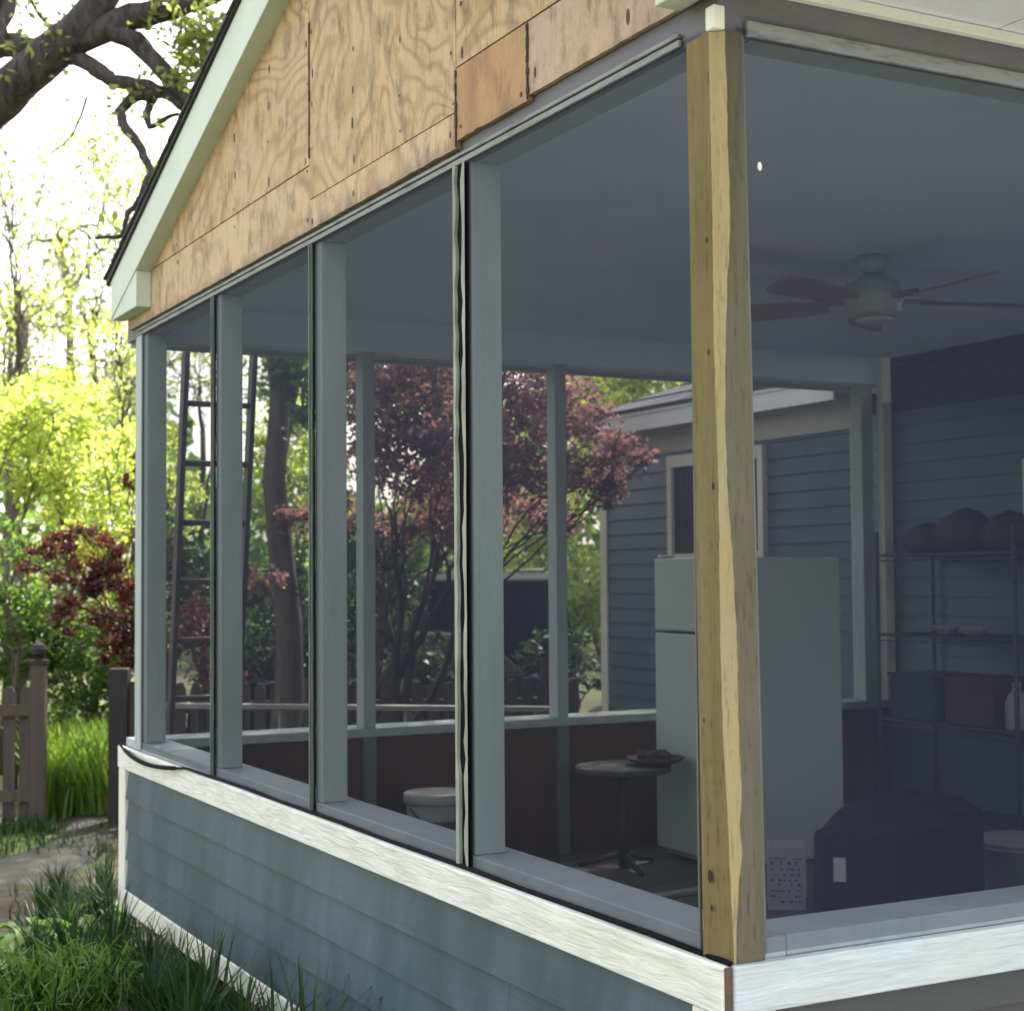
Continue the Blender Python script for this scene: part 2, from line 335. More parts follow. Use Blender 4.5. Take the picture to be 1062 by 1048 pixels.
# ------------------------------------------------------------------ ground and path
def ground():
    xs = sorted(set([-140, -80, -40, -20, -10]+[i*.5 for i in range(-12, 26)]+[14, 18, 25, 40, 80, 140]))
    ys = sorted(set([-140, -80, -40, -20, -10]+[i*.5 for i in range(-12, 36)]+[20, 25, 40, 80, 140]))
    m = MB(); v = [(x, y, gz(x, y)+(.025*math.sin(x*2.3+y*1.7)*math.cos(y*1.1-x) if y > 5.4 else .01*math.sin(x*3+y*2))) for y in ys for x in xs]; n = len(xs)
    m.add(v, [(j*n+i, j*n+i+1, (j+1)*n+i+1, (j+1)*n+i) for j in range(len(ys)-1) for i in range(n-1)])
    o = m.build('ground', MAT['ground'], smooth=True); tag(o, kind='structure')
ground()
def path():
    c = [(-4.5, 6.6), (-2.5, 7.3), (-1.0, 7.7), (-.1, 8.1), (.55, 8.8), (.95, 9.7), (1.2, 10.6)]
    m = MB(); v = []
    for i, (x, y) in enumerate(c):
        x1, y1 = c[min(i+1, len(c)-1)]; x2, y2 = c[max(i-1, 0)]
        d = Vector((x1-x2, y1-y2)).normalized(); nx, ny = -d.y, d.x
        wd = .50 if i < 4 else .40
        for s in (-1, -.33, .33, 1):
            px, py = x+nx*wd*s, y+ny*wd*s; v.append((px, py, gz(px, py)+.016+.03*math.cos(s*1.5)-.035*(abs(s) > .9)))
    m.add(v, [(i*4+j, (i+1)*4+j, (i+1)*4+j+1, i*4+j+1) for i in range(len(c)-1) for j in range(3)])
    o = m.build('path', MAT['path'], smooth=True); tag(o, kind='structure')
path()

o = boxp('bounce_slab', MAT['bounce_slab'], None, -.9, 9.0, -3.9, -.35, -.3, -.10); tag(o, kind='structure')  # unseen pale slab, added to bounce light up to soffit and ceiling
# ------------------------------------------------------------------ the screened porch
L = 4.80; WX = 4.66; ZR = .75; ZH = 2.75; SL = .349; YM = 2.40
def soff(y): return 2.978+SL*(4.531-(y if y > YM else 2*YM-y))      # underside of the rake overhang
porch = thing('screened_porch', 'unfinished screened porch with bare plywood gable, white rails and blue-grey lap siding', 'porch', (0, 0, 0))
# floor, knee walls
boxp('floor', MAT['floor'], porch, .0, WX-.01, .0, L, -.02, .05)
def lap_x(m, x, y0, y1, z0, z1, e, face=-1):
    z = z0; k = 0
    while z < z1-.01:
        zt = min(z+e, z1); k += 1; ys = [y0, y0+(y1-y0)*(.18+.31*((k*7) % 3)), y1]      # every course has a butt joint
        for a, b in zip(ys, ys[1:]):
            m.prism([(x+face*.023, z), (x+face*.006, zt+.012 if zt < z1 else zt), (x+.0005, zt+.012 if zt < z1 else zt), (x+.0005, z)], 1, a+.0008, b-.0008)
        z += e
def lap_y(m, y, x0, x1, z0, z1, e, face=-1):
    z = z0
    while z < z1-.01:
        zt = min(z+e, z1); a = zt+.012 if zt < z1 else zt
        m.prism([(y+face*.020, z), (y+face*.006, a), (y+.0005*-face, a), (y+.0005*-face, z)], 0, x0, x1); z += e
one(lambda m: lap_x(m, 0, .10, 4.90, .078, .648, .143), 'knee_wall_siding', MAT['siding'], porch)
one(lambda m: m.box(.003, .10, .0, 5.0, -.02, .744), 'knee_wall', MAT['brownboard'], porch)
one(lambda m: lap_y(m, 0, .10, WX-.02, .0, .648, .143), 'knee_wall_siding', siding('shade_tinted_lap_siding', (.036, .038, .042, 1), (.06, .062, .068, 1), .4), porch)  # this side's shade painted in as a darker, greyer siding colour
one(lambda m: m.box(.104, WX-.02, .003, .10, -.02, .744), 'knee_wall', MAT['brownboard'], porch)
one(lambda m: m.box(.104, WX-.02, L, 5.0, -.02, .744), 'knee_wall', MAT['brownboard'], porch)
one(lambda m: lap_y(m, 5.0, .0, WX-.02, .0, .745, .143, 1), 'knee_wall_siding', MAT['siding'], porch)
# white trim outside
boxp('rail_board', MAT['white_grain'], porch, -.030, -.001, -.017, 5.03, .648, ZR, bevel=.004)
boxp('rail_board', MAT['white_dimmed'], porch, -.006, WX, -.030, -.001, .648, ZR, bevel=.004)
boxp('bottom_board', MAT['white'], porch, -.028, -.001, -.005, 5.02, -.02, .075, bevel=.004)
boxp('corner_board', MAT['white'], porch, -.027, -.0005, -.016, .098, .077, .646, bevel=.003)
boxp('corner_board', MAT['white_dimmed'], porch, -.005, .102, -.027, -.0005, -.02, .646, bevel=.003)
boxp('corner_board', MAT['brown_end'], porch, -.0235, -.007, -.0225, -.0175, .0, .7475)
boxp('corner_board', MAT['white'], porch, -.027, -.0005, 4.90, 5.02, .077, .646, bevel=.003)
# sills
boxp('sill', MAT['sill'], porch, .004, .15, .0, 5.0, .747, .792, bevel=.004)
boxp('sill', MAT['sill'], porch, .153, WX-.02, .004, .15, .747, .792, bevel=.004)
boxp('sill', MAT['post'], porch, .153, WX-.02, L-.03, 5.0, .747, .792, bevel=.004)
# posts
PY = [1.192, 2.360, 3.500]
for y in PY: boxp('post', MAT['post'], porch, .008, .10, y, y+.066, .793, 2.72, bevel=.003)
boxp('post', MAT['post'], porch, .008, .10, 4.64, 4.71, .793, 2.72, bevel=.003)
boxp('post', MAT['post'], porch, .008, .10, 4.73, L+.06, .793, 2.72, bevel=.003)
for x in (1.17, 2.34, 3.50): boxp('post', MAT['post'], porch, x, x+.066, .008, .10, .793, 2.72, bevel=.003)
boxp('post', MAT['post'], porch, WX-.12, WX-.05, .008, .10, .793, 2.72, bevel=.003)
for x in (1.16, 2.295, 3.42, 4.44): boxp('post', MAT['post'], porch, x, x+.068 if x < 4 else x+.09, L-.02, L+.075, .793, 2.72, bevel=.003)
for x in (1.16, 2.295, 3.42): boxp('stud', MAT['stud'], porch, x, x+.068, L-.028, L-.0015, .052, .746, bevel=.002)
boxp('corner_trim', MAT['white'], porch, WX-.10, WX-.03, L-.075, L-.022, .793, 2.884, bevel=.003)
def corner_post(m):
    px = [(985, 761, 763), (960, 760, 763.5), (940, 759, 764), (900, 757, 767), (880, 756, 769.5), (865, 755.5, 768), (850, 755, 766.8), (825, 753.5, 768.3), (800, 752, 768), (760, 750, 766), (720, 748.6, 765.2), (680, 747.5, 764.6), (640, 747, 763), (605, 746.4, 761), (570, 746, 759), (535, 745.6, 756), (500, 745, 754),
          (450, 743.4, 752.6), (400, 742, 752), (345, 740, 753), (300, 740, 754), (240, 739, 757), (180, 738, 756), (110, 736.5, 754), (40, 735, 752)]
    x0, y0 = -.016, -.016; v = []; q = random.Random(9); lv = []
    for i in range(len(px)-1):
        p0, p1, p2, p3 = px[max(i-1, 0)], px[i], px[i+1], px[min(i+2, len(px)-1)]; n = max(1, int((p1[0]-p2[0])/9))
        for k in range(n):
            u = k/n; cr_ = lambda c: .5*(2*p1[c]+(p2[c]-p0[c])*u+(2*p0[c]-5*p1[c]+4*p2[c]-p3[c])*u*u+(3*p1[c]-p0[c]-3*p2[c]+p3[c])*u**3)
            lv.append((px[0][0] if i == 0 and k == 0 else p1[0]+(p2[0]-p1[0])*u, cr_(1)+(q.uniform(-.35, .35) if p1[0] < 950 else 0), cr_(2)+(q.uniform(-.5, .5) if p1[0] < 950 else 0)))
    lv.append(px[-1])
    for py, l_, r_ in lv:     # measured edge of the wane, turned into metres on the two faces
        z = 2.7-.002043*(py-37); c = 741+.0133*(py-37); t = (z-.77)/1.93
        cl = max(0, c-l_)*.0036; xl = max(0, l_-c)*.0025; cr = max(xl+.003, (r_-c)*.0025); y1 = .068+.022*t; x1 = .082-.026*t
        if py == 985: z = .7505
        if py == 40: z = 2.715
        v += [(x0, y1, z), (x0+xl, y0+cl, z), (x0+cr, y0, z), (x1, y0, z), (x1+.016*t, y1, z)]
    n = len(lv)
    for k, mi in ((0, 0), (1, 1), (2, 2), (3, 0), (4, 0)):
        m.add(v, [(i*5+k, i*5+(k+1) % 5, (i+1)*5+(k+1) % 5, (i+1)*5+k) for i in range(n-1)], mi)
    for y, z, r_ in ((.010, 1.745, .007), (.040, .925, .011), (.055, 1.25, .004), (.022, 2.27, .006), (.035, .86, .006), (.020, 2.03, .006)):
        m.add([(x0-.0006, y+r_*.7*math.cos(t*PI/5), z+r_*1.3*math.sin(t*PI/5)) for t in range(10)], [tuple(range(10))], 3)
    m.add(v[:5], [(4, 3, 2, 1, 0)]); m.add(v[-5:], [(0, 1, 2, 3, 4)])
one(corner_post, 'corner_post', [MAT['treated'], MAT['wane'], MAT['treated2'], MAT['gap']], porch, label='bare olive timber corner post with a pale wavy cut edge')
boxp('post_cap', MAT['white'], porch, -.019, .010, -.019, .014, 2.717, 2.768, bevel=.003)
one(lambda m: m.add([(a+.0265*(1-(z-.76)/1.955), y, z) for z in (.76, 2.715) for a, y in ((.058, -.007), (.068, -.007), (.068, .001), (.058, .001))], [(3, 2, 1, 0), (4, 5, 6, 7), (0, 1, 5, 4), (1, 2, 6, 5), (2, 3, 7, 6), (3, 0, 4, 7)]), 'screen_strip', MAT['edge'], porch, bevel=.002)
one(lambda m: m.box(-.006, .001, .094, .101, .76, 2.715), 'screen_strip', MAT['edge'], porch, bevel=.002)
# headers
boxp('header', MAT['post'], porch, .0215, .10, .022, 5.0, 2.72, 2.90)
boxp('header_board', MAT['header'], porch, .004, .021, .0, 5.0, 2.72, 2.90)
boxp('header', MAT['post'], porch, .104, WX-.01, .022, .10, 2.72, 2.838)
boxp('header_board', MAT['header'], porch, .022, WX-.01, .003, .021, 2.72, 2.838)
boxp('header', MAT['ceiling'], porch, .104, WX-.01, L-.03, 5.0, 2.72, 2.90)
boxp('ceiling', MAT['ceiling'], porch, .104, WX-.01, .104, L-.034, 2.885, 2.91)
# dirty strips that hold the screen
def strip_x(m):
    m.box(-.009, .001, .13, 4.78, 2.722, 2.738); m.box(-.012, .001, .13, 4.78, 2.742, 2.752)
one(strip_x, 'screen_strip', MAT['strip'], porch, bevel=.002)
one(lambda m: m.box(.074, WX-.05, -.011, .001, 2.716, 2.750), 'screen_strip', MAT['strip'], porch, bevel=.002)
def vstrip(y, a, b, mt='strip2'):
    m = MB(); q = random.Random(int(y*100)); n = 40; hz = (2.72-.76)/n; V = []
    cols = ((y-a, 0, -.012), (y-a*.45, 1, -.012), (y-a*.45+.001, 1, -.004), (y+b*.60, 1, -.004), (y+b*.61, 1, -.014), (y+b, 0, -.014))
    for i in range(n+1):
        j1, j2 = q.uniform(-1, 1)*a*.22, q.uniform(-1, 1)*b*.18
        for k, (yy, jt, x) in enumerate(cols): V.append((x, yy+(j1 if k in (1, 2) else j2 if k in (3, 4) else q.uniform(-.0012, .0012)), .76+hz*i))
    for k in range(5): m.add([], [])
    b0 = len(m.v); m.v += V
    for i in range(n):
        for k in range(5): m.f.append((b0+i*6+k, b0+i*6+k+1, b0+i*6+k+7, b0+i*6+k+6)); m.m.append(1 if k == 2 else 0)
    m.box(-.003, .0014, y-a+.001, y+b-.001, .76, 2.72, 1)
    return m.build('screen_strip', [MAT[mt], MAT['dark']], porch)  # second material paints the shade of the groove as a dark strip
MAT['strip3'] = worn('dull_screen_strip', (.16, .19, .18, 1), (.10, .12, .11, 1), (1, 1, .4), 8, .7)
MAT['strip2'] = worn('pale_screen_strip', (.38, .41, .36, 1), (.17, .19, .165, 1), (1, 1, .5), 9, .7)
vstrip(1.235, .035, .038); vstrip(2.415, .008, .018, 'strip3'); vstrip(3.553, .010, .020, 'strip3'); 
one(lambda m: m.box(-.006, .0015, 4.70, 4.79, .76, 2.72), 'screen_strip', MAT['post'], porch)
# screens, one sheet per bay
bays = [(.06, 1.20), (1.27, 2.41), (2.437, 3.54), (3.575, 4.70)]
for a, b in bays: one(lambda m: m.add([(-.002, a, .76), (-.002, b, .76), (-.002, b, 2.735), (-.002, a, 2.735)], [(0, 1, 2, 3)]), 'insect_screen', MAT['screen'], porch)
for a, b in ((.05, 1.20), (1.202, 2.37), (2.372, 3.53), (3.532, 4.60)):
    one(lambda m: m.add([(a, -.002, .76), (b, -.002, .76), (b, -.002, 2.735), (a, -.002, 2.735)], [(0, 1, 2, 3)]), 'insect_screen', MAT['screen'], porch)
for a, b in ((.11, 1.19), (1.192, 2.33), (2.332, 3.45), (3.452, 4.47)):
    one(lambda m: m.add([(a, 4.882, .79), (b, 4.882, .79), (b, 4.882, 2.735), (a, 4.882, 2.735)], [(0, 1, 2, 3)]), 'insect_screen', MAT['screen'], porch)
one(lambda m: m.add([(.107+.006*math.cos(t*PI/5), -.0035, 2.437+.010*math.sin(t*PI/5)) for t in range(10)], [tuple(range(10))]), 'white_speck', MAT['white'], porch)  # small white disc on the front screen
# loose black spline along the rail
def spline(m):
    P = []; R = []
    for i in range(41):
        y = 4.98-i*.03; s = math.sin(PI*min(i/40*1.05, 1)); P.append((-.034-.03*s, y, .762-.034*s)); R.append(.010 if 4 < i < 34 else .006)
    for i in range(12): P.append((-.010, 3.70-.31*(i+1), .7565+.002*math.sin(i*2.1))); R.append(.0065)
    m.tube(P, R, 6)
one(spline, 'loose_spline', MAT['dark'], porch, smooth=True)
# plywood gable
def clip(poly, f):
    out = []
    for i in range(len(poly)):
        a, b = poly[i], poly[(i+1) % len(poly)]; fa, fb = f(a), f(b)
        if fa >= 0: out.append(a)
        if fa*fb < 0: t = fa/(fa-fb); out.append((a[0]+t*(b[0]-a[0]), a[1]+t*(b[1]-a[1])))
    return out
def gable_poly(y0, y1, z0, z1, jag=0):
    p = [(y0, z0), (y1, z0), (y1, z1), (y0, z1)]
    if jag:
        n = max(4, int((y1-y0)/.03)); p = [(y0, z0)]+[(y0+(y1-y0)*(i+rnd.uniform(-.3, .3))/n, z0+jag*rnd.random()**4) for i in range(1, n)]+p[1:]
    p = clip(p, lambda q: 2.978+.02+SL*(4.531-q[0])-q[1]); return clip(p, lambda q: 2.978+.02+SL*(q[0]-(2*YM-4.531))-q[1])
rnd = random.Random(3)
boxp('gable_backing', MAT['gap'], porch, .003, .09, -.15, 4.95, 2.901, 2.99)
one(lambda m: m.prism(gable_poly(-.15, 4.95, 2.992, 4.2), 0, .001, .03), 'gable_backing', MAT['gap'], porch)
rnd = random.Random(3)
def panel(y0, y1, z0, z1, mat, label=None, ed=.0025, th=.013):
    m = MB(); pl = gable_poly(y0+ed, y1-ed, z0+ed, z1-ed, .004 if z0 < 2.83 else 0); dx = rnd.uniform(0, .003)
    m.prism(pl, 0, -th-dx, .0005)
    ys = [y0+.03, y1-.03]+[y0+.03+k*(y1-y0-.06)/max(1, round((y1-y0)/.4)) for k in range(1, max(1, round((y1-y0)/.4)))]
    for y in ys:
        z = z0+.04
        while z < min(z1, 4.0):
            yy, zz = y+rnd.uniform(-.012, .012), z+rnd.uniform(-.02, .02)
            if zz < soff(yy)-.02 and zz < z1-.015 and rnd.random() < .8:
                r = rnd.uniform(.004, .008); hz = r*rnd.choice((1, 1, 1.8, 2.6))
                m.add([(-th-dx-.001, yy+r*math.cos(t*PI/4), zz+hz*math.sin(t*PI/4)) for t in range(8)], [tuple(range(8))], 1)
            z += rnd.uniform(.11, .17)
    o = m.build('plywood_panel', [MAT[mat], MAT['nail']], porch)
    if label: o['label'] = label
MAT['nail'] = worn('rusty_nail_stain', (.07, .04, .025, 1), (.05, .03, .02, 1))
panel(2.415, 4.90, 2.765, 2.995, 'ply_pale'); panel(2.415, 4.90, 2.995, 4.2, 'ply')
panel(1.243, 2.415, 2.765, 2.872, 'ply_pale'); panel(1.243, 2.415, 2.872, 4.2, 'ply', ed=.0015)
panel(.817, 1.243, 2.786, 2.997, 'ply_orange', 'orange-brown square of plywood'); panel(-.15, .817, 2.800, 2.997, 'ply_pink', 'pinkish plywood strip at the gable end')
panel(-.15, 1.243, 2.997, 4.2, 'ply')
for y, za, zb in ((2.415, 3.02, 3.50), (1.243, 2.77, 2.99), (.817, 2.79, 2.99)):
    def cracks(m):
        n = 12
        for i in range(n):
            a, b = za+(zb-za)*i/n, za+(zb-za)*(i+1)/n; wd = rnd.uniform(.002, .006)
            m.box(-.0185, -.0165, y-wd+rnd.uniform(-.002, .002), y+wd, a+.0004, b-.0004)
    one(cracks, 'gable_seam', MAT['gap'], porch)
# rake boards with eave returns, soffit, fascia, roof
XR = -.088
def rake_far(m):
    m.prism([(YM, soff(YM)), (4.97, soff(4.97)), (4.97, soff(4.97)+.185), (YM, soff(YM)+.215)], 0, XR, -.003)
def rake_near(m):
    f = lambda y: 2*YM-y
    m.prism([(f(YM), soff(YM)+.215), (f(5.10), soff(5.10)+.185), (f(5.10), soff(5.10)), (f(YM), soff(YM))], 0, XR, -.003)
one(rake_far, 'rake_board', MAT['rake'], porch, bevel=.003)
one(rake_near, 'rake_board', MAT['rake'], porch, bevel=.003)
one(lambda m: m.prism([(4.50, 2.82), (4.966, 2.82), (4.966, soff(4.966)-.002), (4.50, soff(4.50)-.002)], 0, XR+.004, -.015), 'eave_return', MAT['rake'], porch, bevel=.003)
one(lambda m: m.prism([(-.29, 2.792), (.11, 2.792), (.11, soff(.11)-.002), (-.29, soff(-.29)-.002)], 0, XR+.004, -.018), 'eave_return', MAT['rake'], porch, bevel=.003)
def roof(side):
    m = MB(); f = (lambda y: y) if side > 0 else (lambda y: 2*YM-y); ye = 5.02 if side > 0 else 5.14
    n = 16; X0, X1 = XR-.022, 8.2
    for i in range(n):
        a, b = YM+(ye-YM)*i/n, YM+(ye-YM)*(i+1)/n+.012
        q = [(f(a), soff(a)+.218), (f(b), soff(b)+.224), (f(b), soff(b)+.238), (f(a), soff(a)+.236)]
        if i: q = [(f(a), soff(a)+.2185), (f(b), soff(b)+.226), (f(b), soff(b)+.240), (f(a), soff(a)+.232)]
        m.prism(q, 0, X0, X1)
    o = m.build('roof', MAT['shingle'], porch)
    d = MB(); q = [(f(YM), soff(YM)+.2165), (f(ye-.01), soff(ye-.01)+.188), (f(ye-.01), soff(ye-.01)+.2155), (f(YM), soff(YM)+.2225)]
    d.prism(q, 0, XR-.012, XR+.06); d.build('drip_edge', MAT['dripedge'], o)
roof(1); roof(-1)
one(lambda m: m.box(.02, WX+.1, 5.0, 5.03, 2.70, 3.0), 'fascia', MAT['white'], porch)
one(lambda m: m.box(.02, WX+.1, 5.001, 4.972, 2.9, 2.98), 'soffit', MAT['soffit'], porch)
def soffit_f(m):
    x = -.015
    for xe in (.80, 2.02, 3.24, 4.66): m.box(x, xe-.004, -.295, -.005, 2.842, 2.856); x = xe
one(soffit_f, 'soffit', MAT['soffit'], porch)
boxp('fascia', MAT['white'], porch, -.015, WX+.1, -.318, -.297, 2.80, 2.97)
boxp('frieze', MAT['white'], porch, .03, WX, -.022, .001, 2.815, 2.8405, bevel=.003)

# ------------------------------------------------------------------ the house
house = thing('house', 'house wing with slate blue lap siding, beige frieze and grey hipped roof behind the porch', 'house', (WX, 4.8, 0))
YE = 8.2
one(lambda m: lap_x(m, WX, -2.5, YE-.10, -.3, 2.55, .115), 'siding', MAT['navy'], house)
boxp('wall', MAT['gap'], house, WX+.003, 10.5, -2.5, YE, -.45, 2.62)
one(lambda m: m.box(WX-.032, WX-.001, YE-.10, YE, -.4, 2.5), 'corner_board', MAT['white'], house, bevel=.003)
boxp('frieze', MAT['beige'], house, WX-.034, WX-.001, 4.99, YE, 2.48, 2.70, bevel=.003)
boxp('frieze', MAT['beige'], house, WX-.030, WX-.001, 5.0, 5.12, .3, 2.478, bevel=.003)
# window with dark drawn curtain
win = boxp('window', MAT['glass'], house, WX-.030, WX-.0245, 6.06, 7.12, 1.05, 2.36)
def wframe(m):
    m.box(WX-.060, WX-.001, 6.00, 6.06, .95, 2.45); m.box(WX-.060, WX-.001, 7.12, 7.18, .95, 2.45)
    m.box(WX-.062, WX-.001, 6.061, 7.119, 2.36, 2.45); m.box(WX-.070, WX-.001, 6.061, 7.119, .95, 1.05); m.box(WX-.046, WX-.031, 6.061, 7.119, 1.68, 1.72)
one(wframe, 'frame', MAT['white'], win, bevel=.003)
def curt(m):
    for k in range(9): m.box(WX-.0345, WX-.0305, 6.70+k*.045, 6.725+k*.045, 1.06, 1.675)
    for k in range(9): m.box(WX-.0345, WX-.0305, 6.70+k*.045, 6.725+k*.045, 1.725, 2.355)
one(curt, 'curtain', MAT['curtain'], win)
# door inside the porch, at the edge of the picture
door = boxp('door', MAT['navy'], house, WX-.03, WX-.021, 2.70, 3.56, .06, 2.10)
def dframe(m):
    m.box(WX-.05, WX-.019, 3.56, 3.65, .05, 2.19); m.box(WX-.05, WX-.019, 2.61, 2.70, .05, 2.19); m.box(WX-.052, WX-.019, 2.701, 3.559, 2.10, 2.19)
one(dframe, 'frame', MAT['white'], door, bevel=.003)
one(lambda m: m.tube([(WX-.09, 2.78, 1.02), (WX-.09, 2.90, 1.02)], .011), 'handle', MAT['chrome'], door, smooth=True)
XE, YH = 4.44, 8.05
one(lambda m: (m.box(XE, XE+.022, 5.04, YH, 2.650, 2.800), m.box(XE-.012, XE, 5.04, YH+.01, 2.768, 2.803)), 'fascia', MAT['fascia'], house, bevel=.002)
boxp('fascia', MAT['fascia'], house, XE+.023, 10.9, YH-.022, YH, 2.650, 2.800)
boxp('soffit', MAT['beige'], house, XE+.022, WX, 5.04, YH-.022, 2.70, 2.712)
def hroof(m):
    s = .42; z0 = 2.807; n = 14; run = 3.8
    for i in range(n):     # courses parallel to the eave, ending on the hip line
        a, b = run*i/n, run*(i+1)/n
        for (zz, dz) in ((0, .012),):
            P = [(XE-.02+a, YH+.02-a), (XE-.02+b, YH+.02-b)]
            ys = 5.05 if XE-.02+a < 4.85 else -2.8
            za, zb = z0+s*a+.014, z0+s*b+.002
            m.add([(P[0][0], ys, za), (P[0][0], P[0][1], za), (P[1][0], P[1][1], zb), (P[1][0], ys, zb),
                   (P[0][0], ys, za-.03), (P[0][0], P[0][1], za-.03), (P[1][0], P[1][1], zb-.03), (P[1][0], ys, zb-.03)],
                  [(0, 3, 2, 1), (4, 5, 6, 7), (0, 1, 5, 4), (1, 2, 6, 5), (2, 3, 7, 6), (3, 0, 4, 7)])
            m.add([(P[0][0], P[0][1], za), (11.0, P[0][1], za), (11.0, P[1][1], zb), (P[1][0], P[1][1], zb),
                   (P[0][0], P[0][1], za-.03), (11.0, P[0][1], za-.03), (11.0, P[1][1], zb-.03), (P[1][0], P[1][1], zb-.03)],
                  [(0, 3, 2, 1), (4, 5, 6, 7), (0, 1, 5, 4), (1, 2, 6, 5), (2, 3, 7, 6), (3, 0, 4, 7)])
    e = XE-.02+run; m.add([(e, -2.8, z0+s*run), (e, YH+.02-run, z0+s*run), (11, YH+.02-run, z0+s*run), (11, -2.8, z0+s*run)], [(0, 1, 2, 3)])
one(hroof, 'roof', MAT['shingle'], house)

# ------------------------------------------------------------------ inside the porch
# ceiling fan
fx, fy = 2.46, 2.36
fan = thing('ceiling_fan', 'ceiling fan with pale ribbed housing and reddish-brown blades under the porch ceiling', 'ceiling fan', (fx, fy, 2.884))
one(lambda m: m.lathe((fx, fy, 0), [(.02, 2.80), (.06, 2.83), (.068, 2.882)]), 'canopy', MAT['fan'], fan, smooth=True)
one(lambda m: m.lathe((fx, fy, 0), [(.05, 2.625), (.10, 2.635), (.115, 2.66), (.108, 2.675), (.125, 2.69), (.125, 2.73), (.11, 2.745), (.115, 2.765), (.06, 2.80), (.02, 2.815)]), 'motor_housing', MAT['fan'], fan, smooth=True)
one(lambda m: m.lathe((fx, fy, 0), [(.03, 2.60), (.06, 2.605), (.075, 2.615), (.075, 2.624)]), 'lamp_shade', MAT['lamp'], fan, smooth=True)
for k in range(5):
    a = math.radians(197+72*k); ca, sa = math.cos(a), math.sin(a); m = MB(); v = []
    pr = [(.20, .045), (.28, .062), (.45, .070), (.62, .075), (.67, .060), (.69, .03)]
    for up in (0, .007):
        for r, wd in pr: v.append((fx+r*ca-wd*sa, fy+r*sa+wd*ca, 2.685+up+wd*.30))
        for r, wd in reversed(pr): v.append((fx+r*ca+wd*sa, fy+r*sa-wd*ca, 2.685+up-wd*.30))
    n = len(pr)*2
    m.add(v, [tuple(range(n-1, -1, -1)), tuple(range(n, 2*n))]+[(i, (i+1) % n, n+(i+1) % n, n+i) for i in range(n)])
    b = m.build('blade', MAT['blade'], fan)
    one(lambda m: m.tube([(fx+.11*ca, fy+.11*sa, 2.70), (fx+.27*ca, fy+.27*sa, 2.696)], .012, 6), 'blade_bracket', MAT['blade'], b)
# refrigerator
FX0, FX1, FY0, FY1, FZ = 2.762, 3.60, 3.98, 4.53, 1.652
fr = thing('refrigerator', 'pale refrigerator with freezer door on top standing by the back knee wall', 'refrigerator', (3.18, 4.25, .05))
boxp('body', MAT['fridge'], fr, FX0+.062, FX1, FY0, FY1, .06, FZ, bevel=.012)
boxp('gasket', MAT['fridge_trim'], fr, FX0+.05, FX0+.064, FY0+.015, FY1-.015, .10, FZ-.015)
fz_ = boxp('freezer_door', MAT['fridge'], fr, FX0, FX0+.052, FY0, FY1, 1.263, FZ-.002, bevel=.010)
one(lambda m: m.tube([(FX0-.03, FY0+.07, 1.30), (FX0-.035, FY0+.07, 1.40), (FX0-.03, FY0+.07, 1.50)], .010), 'handle', MAT['fridge'], fz_, smooth=True)
one(lambda m: m.box(FX0+.01, FX0+.09, FY1-.07, FY1-.02, FZ+.001, FZ+.018), 'hinge_cover', MAT['fridge'], fr, bevel=.004)
one(lambda m: m.box(FX0+.07, FX1-.02, FY0+.02, FY1-.02, .051, .0595), 'base_grille', MAT['fridge_trim'], fr)
fd = boxp('door', MAT['fridge'], fr, FX0, FX0+.052, FY0, FY1, .10, 1.250, bevel=.010)
one(lambda m: m.tube([(FX0-.03, FY0+.07, .80), (FX0-.035, FY0+.07, 1.0), (FX0-.03, FY0+.07, 1.2)], .010), 'handle', MAT['fridge'], fd, smooth=True)
# side table and what lies on it
tx, ty = 2.41, 4.30
tb = thing('side_table', 'small round side table with dark pedestal in front of the brown knee wall', 'table', (tx, ty, .05))
one(lambda m: m.lathe((tx, ty, 0), [(.235, .545), (.25, .552), (.25, .572), (.24, .578)], 36), 'tabletop', MAT['table'], tb)
one(lambda m: m.lathe((tx, ty, 0), [(.03, .06), (.026, .2), (.022, .4), (.03, .5), (.06, .544)], 14), 'pedestal', MAT['black_metal'], tb, smooth=True)
for k in range(3):
    a = math.radians(20+120*k)
    one(lambda m: m.tube([(tx+.02*math.cos(a), ty+.02*math.sin(a), .12), (tx+.14*math.cos(a), ty+.14*math.sin(a), .085), (tx+.24*math.cos(a), ty+.24*math.sin(a), .062)], [.018, .014, .012], 8), 'foot', MAT['black_metal'], tb, smooth=True)
bs = thing('shallow_basket', 'shallow rust-brown basket lying on the right side of the round side table', 'basket', (tx+.16, ty-.06, .579))
one(lambda m: m.lathe((tx+.16, ty-.06, 0), [(.09, .580), (.14, .60), (.155, .617), (.145, .619), (.10, .607), (.03, .604)], 28), 'basket_body', MAT['rust'], bs, smooth=True)
one(lambda m: [m.lathe((tx+.16+dx, ty-.06+dy, .60), [(.004, 0), (.030, .012), (.036, .03), (.026, .047), (.004, .052)], 12) for dx, dy in ((0, 0), (.06, .03), (-.05, .04), (.02, -.06), (-.05, -.04))], 'contents', MAT['bag'], bs, smooth=True)
